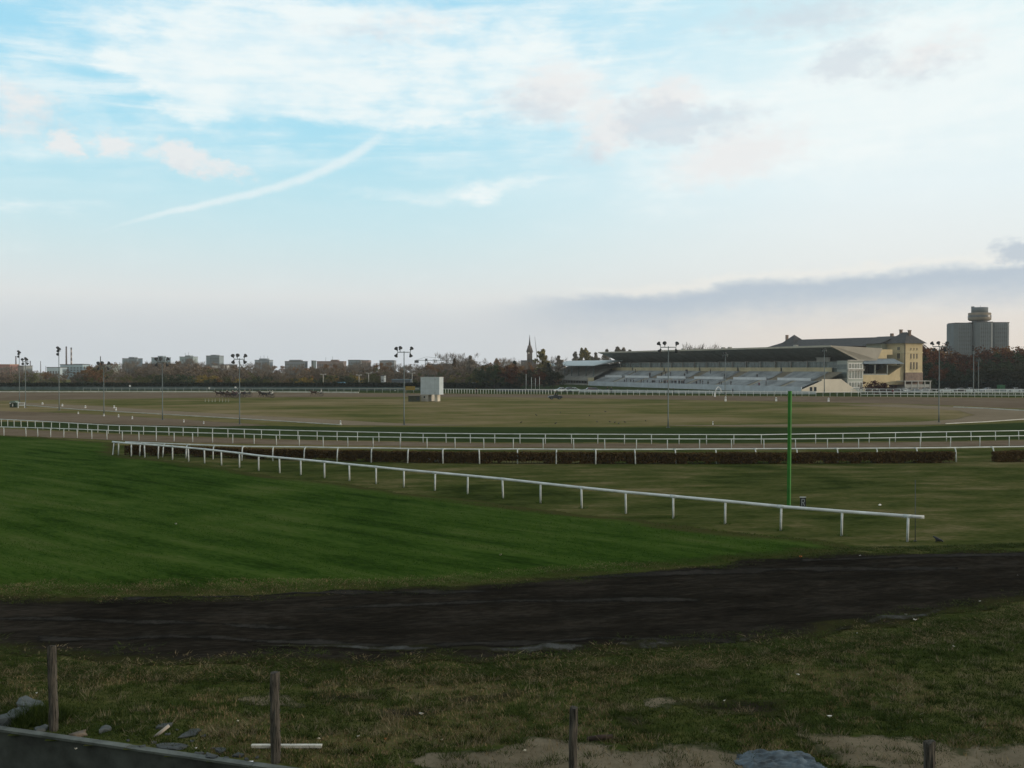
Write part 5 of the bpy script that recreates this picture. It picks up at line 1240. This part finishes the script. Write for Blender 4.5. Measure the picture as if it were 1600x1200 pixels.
fence_line('greyish white rail in front of the teal fence at far left centre', [(130,612.2),(350,612.4),(520,613),(655,613.6)], 1.15, 2.4, m=mat('far_rail_grey',(.34,.38,.38),.6,.15,.5))
fence_line('white picketed rail right of the scoreboard below the far trees', [(692,614.5),(770,615.3),(868,616.2)], 1.25, .85, pr=.06)
fence_line('white rail behind the far track in front of the grandstand', [(868,616.2),(1000,617.8),(1150,619),(1250,619.4),(1345,619.8)], 1.15, 1.75, pr=.05)
fence_line('white double rail along the far track at the right', [(1345,619.8),(1450,620.6),(1600,621.2),(1690,621.5)], 1.2, 1.6, mids=(.6,))
fence_line('second white rail behind the far track rail at right', [(1330,615.5),(1450,616),(1600,616.3),(1690,616.5)], 1.4, 1.9, mids=(.75,), rr=.075, pr=.07)
fence_line('white sloping rail of the ramp in front of the ochre building', [(1345,613),(1390,612)], 1.5, 1.5, mids=(.7,))
fence_line('long pale low wall in front of the large grandstand', [(905,613.5),(1100,615.5),(1275,616.8)], 1.0, 3.0, 'low_wall', 'wall', board=mat('pale_barrier',(.42,.48,.52),.7,.12,.5), m=M_WHITE)
fence_line('blue-grey board barrier between the church flagpoles and the small grandstand', [(775,612),(860,612.5),(900,612.5)], 1.0, 3.0, 'board_fence', 'fence', board=mat('blue_barrier',(.09,.115,.14),.7,.2,.5), m=M_GALV)
fence_line('pale barrier wall at the foot of the right-hand wood', [(1485,612),(1600,613),(1690,613)], .9, 3.0, 'low_wall', 'wall', board=mat('pale_barrier2',(.36,.42,.46),.7,.12,.5), m=M_WHITE)
# green container
g = D(1564, 612, 322); root = thing('container', 'green container standing at the foot of the right-hand wood', 'container', (g.x, 322, 0))
M_CONT = mat('container_green', (.03,.13,.06), .6, .2, 1)
b = MB(); b.box((-.8,-1,.15),(.8,1,2.0)); b.build('box', M_CONT, root); b = MB()
for k in range(6): b.box((-.7+k*.26,-1.05,.25),(-.6+k*.26,-1.0,1.9))
b.build('ribs', M_CONT, root); b = MB(); b.box((-.85,-1.06,2.0),(.85,1.05,2.1)); b.build('lid', M_CONT, root)

# marker posts and stakes
def marker(x, yb, hpx, label, group=None, wpx=2.2, c=None):
    g = G(x, yb); q = g.y/F; root = thing('marker_post', label, 'marker post', g, 0, group)
    w = max(.06, wpx*q/2); h = hpx*q; b = MB(); b.prism([(-w,0),(w,0),(w*.8,h*.92),(0,h),(-w*.8,h*.92)], (1,0,0), (0,0,1), (0,w*1.2,0)); b.build('shaft', c or M_WHITE, root)
    b = MB(); b.box((-w*1.02,-.015,h*.6),(w*1.02,-.002,h*.75)); b.build('band', mat('marker_band',(.10,.10,.10),.7,.1), root)
for x, yb, hp in [(66,632,3.5),(97,635,4),(133,637.5,4),(178,638,4.5),(181,641.5,5)]:
    marker(x, yb, hp, 'small white marker along the inner path near the left edge' , 'white markers along the left part of the inner path')
for x, yb, hp in [(122,647,3.5),(162,650.5,4),(185,652,4.5),(206.5,655,5),(287,660,4.5),(318,662.5,4.5)]:
    marker(x, yb, hp, 'small pale marker between the reddish track and the inner path', 'pale markers beside the reddish track', 1.8)
marker(532,664,7,'white post at the right end of the left path kerb', None, 2.2)
for x, yb, hp in [(1134,627,7.5),(1213,627,6),(1295,627.5,6)]:
    marker(x, yb, hp, 'white distance post on the far track below the '+{1134:'slim mast before the stand middle',1213:'right half of the large stand',1295:'dark mast at the stand end'}[x], None, 2.8)
marker(1114,664,6,'thin white stake in the infield grass left of the green pole', None, 1.2)
for i, x in enumerate([320.5,326,331.5,336,343,347.5,352.5,357]):
    marker(x, 628, 5, 'thin pale stake in the row of stakes below the galloping horses', 'row of pale stakes in the infield', 1.0, mat('stake_pale',(.35,.36,.30),.8,.1))
# white start arch on the far track
g = G(1122, 620); root = thing('start_frame', 'white leaning frame on the far track in front of the grandstand', 'frame', g)
b = MB(); b.tube([(-.75,0,0),(-.55,0,1.9),(.0,0,2.6)], .08, 6); b.build('post', M_WHITE, root); b = MB(); b.tube([(.0,0,2.6),(.55,0,2.1),(.95,0,1.1)], .07, 6); b.build('arm', M_WHITE, root)
b = MB(); b.box((-1.0,-.1,0),(-.6,.1,1.1)); b.build('plate', M_WHITE, root)
# dark hut and hurdle at the left edge
g = G(22.5, 636.5); root = thing('hut', 'small dark green hut with pale roof corner at the left edge of the infield', 'hut', g)
b = MB(); b.box((-.65,-.5,0),(.6,.6,.85)); b.build('wall', mat('hut_green',(.012,.028,.018),.7,.2), root)
b = MB(); b.prism([(-.75,.85),(.7,.85),(.35,1.2),(-.45,1.2)], (1,0,0), (0,0,1), (0,1.3,0), 0, (0,-.6,0)); b.build('roof', mat('hut_roof',(.14,.19,.17),.7,.2), root)
b = MB(); b.box((-.12,-.53,.2),(-.02,-.5,.7)); b.box((-.68,-.55,.72),(-.4,-.5,.95)); b.build('white_panel', M_WHITE, root)
g = G(33.5, 637.5); root = thing('hurdle', 'low pale rail frame standing beside the dark green hut', 'hurdle', g)
b = MB()
for zz in (.45,.95): b.box((-.65,-.03,zz-.05),(.65,.03,zz+.05))
b.build('bars', M_RAILW, root); b = MB()
for xx in (-.6,.6): b.box((xx-.05,-.05,0),(xx+.05,.05,1.05))
b.build('uprights', M_RAILW, root)
for x, y, lab in [(203,603,'small white sign before the trees below the first tower block'),(327,606.5,'small white sign before the trees left of the horses'),(368,605.5,'round white sign above the leading horses'),(617,611,'small white box on the far rail left of the tall floodlight')]:
    dd = 335; g = D(x, y, dd); root = thing('small_sign', lab, 'sign', (g.x, dd, 0)); b = MB(); b.tube([(0,-.05,g.z),(0,.05,g.z)], .32, 12); b.build('disc', M_WHITE, root)
    b = MB(); b.tube([(0,.06,0),(0,.06,g.z)], .05, 6); b.build('post', M_GALV, root)

# ------------------------------------------------------------------ people, horses, birds: grown from skeletons
def skin(name, verts, edges, radii, mats, cls, sub=1, root=0):
    me = bpy.data.meshes.new('t'); me.from_pydata(verts, edges, []); o = bpy.data.objects.new('t', me); COL.objects.link(o)
    sm = o.modifiers.new('s', 'SKIN'); 
    for i, r in enumerate(radii):
        v = me.skin_vertices[0].data[i]; v.radius = r if isinstance(r, tuple) else (r, r); v.use_root = (i == root)
    if sub: ss = o.modifiers.new('u', 'SUBSURF'); ss.levels = sub; ss.render_levels = sub
    dg = bpy.context.evaluated_depsgraph_get(); out = bpy.data.meshes.new_from_object(o.evaluated_get(dg)); out.name = name
    bpy.data.objects.remove(o)
    out.materials.clear()
    for m in mats: out.materials.append(m)
    for p in out.polygons: p.material_index = cls(p.center); p.use_smooth = True
    return out
M_SKIN = mat('skin', (.36,.22,.16), .6, .1); M_HAIR = mat('hair', (.03,.02,.015), .8, .2)
M_TROU = [mat('trousers_dark', (.018,.02,.026), .9, .2), mat('trousers_blue', (.03,.045,.085), .9, .2), mat('trousers_brown', (.05,.04,.03), .9, .2)]
COATS = {'black coat':mat('coat_black',(.012,.013,.016),.9,.2),'navy coat':mat('coat_navy',(.015,.022,.05),.9,.2),'brown coat':mat('coat_brown',(.045,.03,.02),.9,.2),'dark green coat':mat('coat_green',(.015,.03,.02),.9,.2),
         'red coat':mat('coat_red',(.18,.02,.03),.9,.2),'grey coat':mat('coat_grey',(.08,.085,.09),.9,.2),'white top':mat('coat_white',(.62,.62,.62),.8,.1),'maroon coat':mat('coat_maroon',(.07,.015,.03),.9,.2)}
HANDS = []
def person_mesh(pose, coat, trou):
    V = [(0,0,.95),(0,0,1.18),(0,.01,1.40),(0,.0,1.50),(0,-.02,1.60),(0,-.02,1.74)]; E = [(0,1),(1,2),(2,3),(3,4),(4,5)]; Rr = [(.15,.11),(.14,.10),(.17,.10),.055,.085,.075]
    def limb(a, pts, rs):
        for p, r in zip(pts, rs): V.append(p); Rr.append(r); E.append((a, len(V)-1)); a = len(V)-1
        return a
    for s in (-1,1):
        if pose == 'sit':
            limb(0, [(s*.10,-.05,.92),(s*.12,-.45,.90),(s*.12,-.47,.48),(s*.12,-.58,.44)], [.085,.065,.045,.04])
            w = limb(2, [(s*.20,0,1.38),(s*.24,-.10,1.12),(s*.14,-.35,1.02)], [.06,.048,.035])
        elif pose == 'drive':
            limb(0, [(s*.12,-.08,.93),(s*.20,-.48,.98),(s*.24,-.85,.86),(s*.24,-.97,.92)], [.085,.065,.045,.04])
            w = limb(2, [(s*.20,-.02,1.38),(s*.24,-.16,1.14),(s*.12,-.46,1.18)], [.06,.048,.035])
        else:
            st = .10 if pose == 'walk' else 0
            limb(0, [(s*.10,0,.88),(s*.11,-st*s*.8-.02,.49),(s*.11,st*s*1.2,.08),(s*.12,st*s*1.2-.14,.04)], [.088,.06,.042,.036])
            w = limb(2, [(s*.20,0,1.38),(s*.25,.02+st*s,1.10),(s*.24,-.06+st*s,.86)], [.06,.046,.033])
        wp = Vector(V[w]); d = Vector((0,-.6,-.8)).normalized() if pose in ('stand','walk') else Vector((0,-1,-.1)).normalized()
        palm = limb(w, [tuple(wp+d*.07)], [.03])
        for k in range(4): limb(palm, [tuple(wp+d*(.12+.01*(k in (1,2)))+Vector(((k-1.5)*.018,0,0))), tuple(wp+d*(.16+.012*(k in (1,2)))+Vector(((k-1.5)*.02,0,-.02)))], [.009,.008])
        limb(w, [tuple(wp+d*.06+Vector((-s*.035,-.02,0))), tuple(wp+d*.10+Vector((-s*.045,-.03,0)))], [.011,.009])
    limb(5, [(0,-.11,1.665)], [.02])
    def cls(c):
        if c.z > 1.50: return 2 if (c.z < 1.735 and c.y < .02) else 3
        if pose in ('sit','drive'):
            if c.y < -.40 and c.z > 1.0 and abs(c.x) < .22: return 2
            return 1 if (c.z < 1.0 and not (abs(c.x) > .19 and c.z > .97)) else 0
        if abs(c.x) > .19 and c.z < .87: return 2
        return 1 if c.z < .90 else 0
    return skin('body', V, E, Rr, [COATS[coat], trou, M_SKIN, M_HAIR], cls)
PM = {}
def hat_mesh(m):
    b = MB(); n = 12
    for (r0,z0),(r1,z1) in (((.16,1.735),(.105,1.75)),((.105,1.75),(.10,1.82)),((.10,1.82),(.02,1.85))):
        b.add([(r*math.cos(2*math.pi*j/n), r*math.sin(2*math.pi*j/n)-.02, z) for r, z in ((r0,z0),(r1,z1)) for j in range(n)], [(j,(j+1)%n,n+(j+1)%n,n+j) for j in range(n)], 0, True)
    return b.mesh('hat', m)
HATM = [hat_mesh(COATS['black coat']), hat_mesh(COATS['brown coat'])]; HELM = hat_mesh(COATS['white top'])
def person(pose, coat, loc, rz, label, group=None, hat=None, scale=1):
    k = (pose, coat)
    if k not in PM: PM[k] = person_mesh(pose, coat, M_TROU[len(PM) % 3])
    root = thing('person', label, 'person', loc, rz, group); link_mesh('body', PM[k], root)
    if hat is not None: link_mesh('hat', hat, root)
    root.scale = (scale,)*3; return root
# spectators: (px, py of the feet or seat, tier)
RZ = math.atan2(-Bk.y, -Bk.x) + R(90)     # facing the track
def on_tier(px, py, lo):
    """point of the terrace seen at that pixel"""
    d = ray(px, py); best = None
    t0_, z0_, t1_, z1_ = (.3,1.0,7.4,3.45) if lo else (9.6,3.5,16,6.2)
    n = (z1_-z0_)/(t1_-t0_)
    # plane: z = z0 + n (t - t0),  t = Bk.(X-O)
    a = d.z - n*d.dot(Bk); c = z0_ + n*(-Bk.dot(O)-t0_) - CH
    k = c/a; X = d*k + Vector((0,0,CH)); s = U.dot(X-O); t = Bk.dot(X-O)
    return s, min(max(t, t0_+.2), t1_-.2), X
rng = random.Random(12); cols = ['black coat','black coat','navy coat','brown coat','dark green coat','grey coat','navy coat','black coat']
SPEC = [(971,606,1),(973,601,1),(983,603,1),(990,605.5,1),(994,605.5,1),(979,598,1),(999,606,1),(1005,607,1),(1009,607,1),(1014,604,1),(1019,606,1),(1024.5,607,1),(1029,603.5,1),(1037,602.5,1),(1022,609,1),(1033,609.5,1),(1036,609.5,1),(1040,608.5,1),
        (1044,607.5,1),(1049,609,1),(1059,603,1),(1061,601,1),(1065,604,1),(1067,603,1),(1069,600.5,1),(1085,604.5,1),(1094,601,1),(1098,601.5,1),(1101,606,1),(1142,603,1),(1122,605,1),(1127,603.5,1),(1032,609,1),(1027,608.5,1),(1047,608.5,1),(1052,608.5,1),(1186,606,1),(1197,603,1),
        (993,583.5,0),(1034,588.5,0),(1040,587.5,0),(1048,588,0),(1072,583.8,0),(1074,584,0),(1110,584,0),(1010,592,0),(1132,592,0),(1067,592,0),(1009,593,0),(1183,592,0)]
for i, (x, y, lo) in enumerate(SPEC):
    s, t, X = on_tier(x, y, lo)
    tz = (1.0+2.45*(math.floor((t-.3)/.71)+1)/10) if lo else (3.5+2.7*(math.floor((t-9.6)/.582)+1)/11)
    if lo: tz = 1.0+.245*(math.floor((t-.3)/.71)+1)
    else: tz = 3.5+.2455*(math.floor((t-9.6)/.5818)+1)
    p = P3(s, t, tz); pose = 'stand' if (i % 3) else 'walk'; c = cols[i % 8] if i not in (33,36) else 'red coat'
    ar = ('left of' if x < 1037 else ('around' if x < 1055 else 'right of'))+' the tall mast'
    tier = 'lower' if lo else 'upper'
    person(pose, c, p, RZ+rng.uniform(-.5,.5), f'person in a {c} on the {tier} terrace, {ar}', f'people in a {c} on the {tier} terrace, {ar}', HATM[i % 2] if i % 4 == 0 else None)
for i, (x, y) in enumerate([(949,612),(955,613),(1053,614.5),(1145,615),(745,614)]):
    g = G(x, y+1.5) if i < 4 else G(744, 616.5); person('walk', ['black coat','navy coat','black coat','navy coat','black coat'][i], g, rng.uniform(0,6), ['person in a black coat near the left end of the low pale wall','person in a navy coat beside the left end of the low pale wall','person in a black coat at the foot of the floodlight mast before the stand','person in a navy coat by the rail right of the slim mast','lone dark person by the white picketed rail right of the scoreboard'][i])
p = G(1395, 618); person('stand', 'red coat', p, 2.5, 'person in a red coat behind the white rails before the ochre building')

# horses with sulkies and drivers, trotting to the left
def horse_mesh(m, m2, phase):
    s = 1 if phase else -1
    V = [(.62,0,1.20),(.25,0,1.14),(-.25,0,1.15),(-.60,0,1.22),(-.85,0,1.45),(-1.12,0,1.74),(-1.22,0,1.80),(-1.42,0,1.66),(-1.62,0,1.50)]
    E = [(i,i+1) for i in range(8)]; Rr = [(.25,.27),(.28,.30),(.26,.31),(.22,.30),(.13,.20),(.10,.13),(.10,.12),(.075,.085),(.05,.055)]
    def limb(a, pts, rs):
        for p, r in zip(pts, rs): V.append(p); Rr.append(r); E.append((a, len(V)-1)); a = len(V)-1
    for y, f in ((-.16,s),(.16,-s)):
        limb(3, [(-.58,y,.95),(-.62-.18*f,y,.60),(-.60-.34*f,y,.38 if f < 0 else .33),(-.58-.42*f,y,.06 if f > 0 else .18)], [.12,.065,.045,.045])
        limb(0, [(.62,y,.98),(.50+.16*f,y,.72),(.76+.22*f,y,.46),(.66+.36*f,y,.22 if f > 0 else .14),(.60+.40*f,y,.04 if f < 0 else .10)], [.16,.10,.055,.042,.045])
    limb(0, [(.86,0,1.32),(1.00,0,1.10),(1.08,0,.75)], [.06,.055,.03])
    for y in (-.06,.06): limb(6, [(-1.20,y,1.93)], [.025])
    return skin('body', V, E, Rr, [m, m2], lambda c: 1 if (c.x > .9 or c.z > 1.86 or c.z < .12) else 0, root=1)
M_HORSE = [mat('horse_bay',(.035,.018,.010),.6,.2), mat('horse_dark',(.014,.011,.010),.6,.2), mat('horse_brown',(.05,.026,.014),.6,.2)]
HM = [horse_mesh(m, M_TYRE, i % 2) for i, m in enumerate(M_HORSE)]
def wheel_mesh(r=.62):
    b = MB(); n = 20; b.tube([(r*math.cos(2*math.pi*j/n), 0, r*math.sin(2*math.pi*j/n)) for j in range(n+1)], .025, 6, cap=False); return b.mesh('tyre', M_TYRE)
def spoke_mesh(r=.6):
    b = MB(); b.tube([(0,-.05,0),(0,.05,0)], .06, 8)
    for j in range(14): a = 2*math.pi*j/14; b.tube([(0,0,0),(r*math.cos(a),0,r*math.sin(a))], .008, 4)
    return b.mesh('spokes', M_DARKM)
WM, SPM = wheel_mesh(), spoke_mesh()
b = MB()
for y in (-.38,.38): b.tube([(-2.0,y*.9,1.15),(-.9,y,1.0),(0,y,.80)], .025, 6)
b.tube([(0,-.62,.62),(0,-.5,.80),(0,.5,.80),(0,.62,.62)], .025, 6); SHAFTM = b.mesh('shafts', M_DARKM)
b = MB(); b.box((-.05,-.2,.80),(.38,.2,.86)); b.box((.30,-.2,.86),(.36,.2,1.05)); SEATM = b.mesh('seat', M_TYRE)
def team(px, py, idx, place, coat):
    g = G(px, py); rz = 0
    h = thing('horse', f'{["bay","black","brown"][idx % 3]} trotting horse {place}', 'horse', (g.x-.6, g.y, 0), rz); link_mesh('body', HM[idx % 3], h); h.scale = (.92,.92,.88)
    b = MB(); b.tube([(-.62,-.23,1.30),(-.62,0,1.54),(-.62,.23,1.30)], .03, 5); b.tube([(-1.3,-.09,1.72),(-.6,-.26,1.3),(.5,-.28,1.2)], .012, 4); b.build('harness', M_TYRE, h)
    su = thing('sulky', f'two-wheeled racing sulky {place}', 'sulky', (g.x+1.25, g.y, 0), rz)
    link_mesh('shafts', SHAFTM, su); link_mesh('seat', SEATM, su)
    for y in (-.62,.62):
        w = link_mesh('wheel', SPM, su, (0,y,.62)); link_mesh('tyre', WM, w)
    person('drive', coat, (g.x+1.42, g.y, -.0), R(-90), f'driver in a {coat} on the sulky {place}', None, HELM)
for i, (x, y, pl, c) in enumerate([(346,620.5,'leading the group on the far track','black coat'),(355,621,'second in the group on the far track','maroon coat'),(360,622.2,'nearest to us in the group','maroon coat'),(366,621.5,'just left of the floodlight mast','white top'),
        (374,620.8,'half hidden behind the floodlight mast','navy coat'),(382,620,'right of the floodlight mast','dark green coat'),(413,620.6,'left one of the following pair','black coat'),(417,621.6,'right one of the following pair','white top'),(494,618.8,'running alone far behind the others','white top')]):
    team(x, y, i, pl, c)

# ------------------------------------------------------------------ vehicles
def car(label, px, py, dd, rz, col, name='parked_car', length=4.1, open_top=False, group=None):
    g = D(px, py, dd); root = thing(name, label, 'car', (g.x, dd, 0), rz, group); L_ = length/2; wd = .82
    prof = [(-L_,.35),(-L_,.62),(-L_+.15,.78),(-L_+1.1,.88),(L_-.75,.90),(L_-.1,.80),(L_,.6),(L_,.35),(L_-.5,.28),(-L_+.5,.28)]
    b = MB(); b.prism(prof, (1,0,0), (0,0,1), (0,2*wd,0), 0, (0,-wd,0)); body = b.build('body', col, root)
    bv = body.modifiers.new('bevel','BEVEL'); bv.width = .06; bv.segments = 2
    if not open_top:
        k0_, k1_ = -L_+1.1, L_-.6
        b = MB(); t_ = [(k0_,.87),(k1_,.87),(k1_-.55,1.36),(k0_+.75,1.38)]
        b.add([(x, -wd*.94 if z < 1 else -wd*.76, z) for x, z in t_]+[(x, wd*.94 if z < 1 else wd*.76, z) for x, z in t_], [(0,1,2,3),(7,6,5,4),(0,4,5,1),(1,5,6,2),(2,6,7,3),(3,7,4,0)]); b.build('windows', M_GLASS, root)
        b = MB(); b.box((k0_+.72,-wd*.77,1.37),(k1_-.52,wd*.77,1.42)); b.box((-.05,-wd*.93,.9),(.05,wd*.93,1.38)); b.build('roof', col, root)
    else:
        b = MB(); b.box((-.2,-.6,.86),(.5,.6,1.05)); b.box((.45,-.6,.9),(.6,.6,1.3)); b.build('seat', M_TYRE, root)
    for sx in (-L_+.75, L_-.75):
        for sy in (-wd+.02, wd-.02):
            b = MB(); b.tube([(sx,sy-.1,.31),(sx,sy+.1,.31)], .31, 16); w = b.build('wheel', M_TYRE, root)
            b = MB(); b.tube([(sx,sy-.11,.31),(sx,sy+.11,.31)], .17, 12); b.build('rim', M_GALV, w)
    for sy in (-.6,.6):
        b = MB(); b.box((-L_-.02,sy-.15,.58),(-L_+.06,sy+.15,.72)); b.build('headlight', M_LENS, root)
    return root
CW = mat('car_white',(.62,.68,.72),.3,.05,spec=.5); CR = mat('car_red',(.16,.02,.03),.3,.1,spec=.5); CS = mat('car_silver',(.32,.37,.42),.3,.08,spec=.5); CD = mat('car_dark',(.02,.025,.035),.3,.1,spec=.5); CG=mat('car_grey',(.18,.21,.25),.3,.08,spec=.5)
car('light blue-white car parked before the left end of the small grandstand', 876, 614, 318, R(8), CW)
car('white car parked before the small grandstand, right of the light blue-white one', 898.5, 614, 318, R(172), mat('car_pale',(.56,.66,.66),.3,.05,spec=.5))
car('dark car parked between the two white cars', 887.5, 613, 322, R(5), CD)
car('dark red car parked before the right end of the small grandstand', 920, 613, 318, R(4), CR)
car('dark car parked right of the dark red car', 930, 612.5, 320, R(175), CD)
for i, (x, dd, c, lab) in enumerate([(1377,306,CS,'silver car parked below the dark red shrubs'),(1402,303,CG,'grey car parked below the white porch'),(1413,307,CW,'white car parked below the white porch'),(1428,303,CS,'silver car parked at the foot of the ochre tower'),(1445,306,CG,'grey car parked right of the ochre tower'),
        (1478,310,CW,'white car parked beside the right floodlight mast'),(1500,312,CD,'dark car parked below the left wing of the tower block'),(1514,312,CW,'white car parked beside the two thin masts'),(1542,314,CS,'silver car parked left of the green container'),(1585,314,CW,'white car parked at the right edge beyond the green container')]):
    car(lab, x, 615, dd, R((i*73) % 50-25), c)
g = G(867.5, 624); cart = car('dark open utility cart driving on the far track below the small grandstand', 867.5, 624, g.y, R(4), CD, 'utility_cart', 3.3, True)
person('sit', 'black coat', (g.x+.1, g.y, .05), R(-90), 'driver in a black coat sitting in the dark open cart')

# ------------------------------------------------------------------ birds
def bird_mesh():
    V = [(.0,0,.16),(-.10,0,.19),(-.17,0,.25),(-.22,0,.265),(-.27,0,.255),(.10,0,.14),(.24,0,.10)]; E = [(0,1),(1,2),(2,3),(3,4),(0,5),(5,6)]; Rr = [.075,.065,.045,.038,.010,.05,.02]
    for y in (-.03,.03):
        V += [(0,y,.08),(-.01,y,.005)]; E += [(0,len(V)-2),(len(V)-2,len(V)-1)]; Rr += [.018,.010]
    return skin('body', V, E, Rr, [mat('crow_black',(.012,.013,.016),.5,.2), mat('crow_grey',(.10,.10,.105),.8,.1)], lambda c: 0)
BIRD = bird_mesh()
for i, (x, y) in enumerate([(838,649),(921,649.5),(868,662),(933,659.5),(953,659.5),(960.5,660.5),(966.5,662),(976.5,660),(1009,658),(814,660.5),(875.5,645),(946,643.5)]):
    o = props(link_mesh('crow', BIRD, None, G(x, y+.7), (0,0,i*1.7), (.8,)*3), 'black crow standing in the infield grass left of the second tall floodlight', 'bird', 'crows in the infield')
o = props(link_mesh('crow', BIRD, None, G(1462, 847), (0,R(-35),2.0), (1.1,)*3), 'black crow on the grass near the end of the white running rail', 'bird')
for x, lab in ((670,'white paper bag in the bottom of the hedge, left one'),(682,'pale crumpled bag in the bottom of the hedge, right one')):
    p = G(x, 722); b = MB(); b.tube([(-.12,0,.02),(-.05,-.05,.22),(.08,0,.24),(.16,.02,.05)], [.08,.12,.11,.05], 7); o = b.build('paper_bag', CW); o.location = (p.x, p.y-.25, 0); props(o, lab, 'bag')

# ------------------------------------------------------------------ air
HAZE = 0.00013
hm = bpy.data.materials.new('haze'); hm.use_nodes = True; hn = hm.node_tree; hn.nodes.clear()
pv = hn.nodes.new('ShaderNodeVolumePrincipled'); pv.inputs['Density'].default_value = HAZE; pv.inputs['Color'].default_value = (.80,.88,.95,1)
ho = hn.nodes.new('ShaderNodeOutputMaterial'); hn.links.new(pv.outputs[0], ho.inputs['Volume'])
if HAZE:
    hb_ = MB(); hb_.box((-1510,-120,-2.2),(1510,1510,75)); props(hb_.build('haze', hm), kind='stuff')
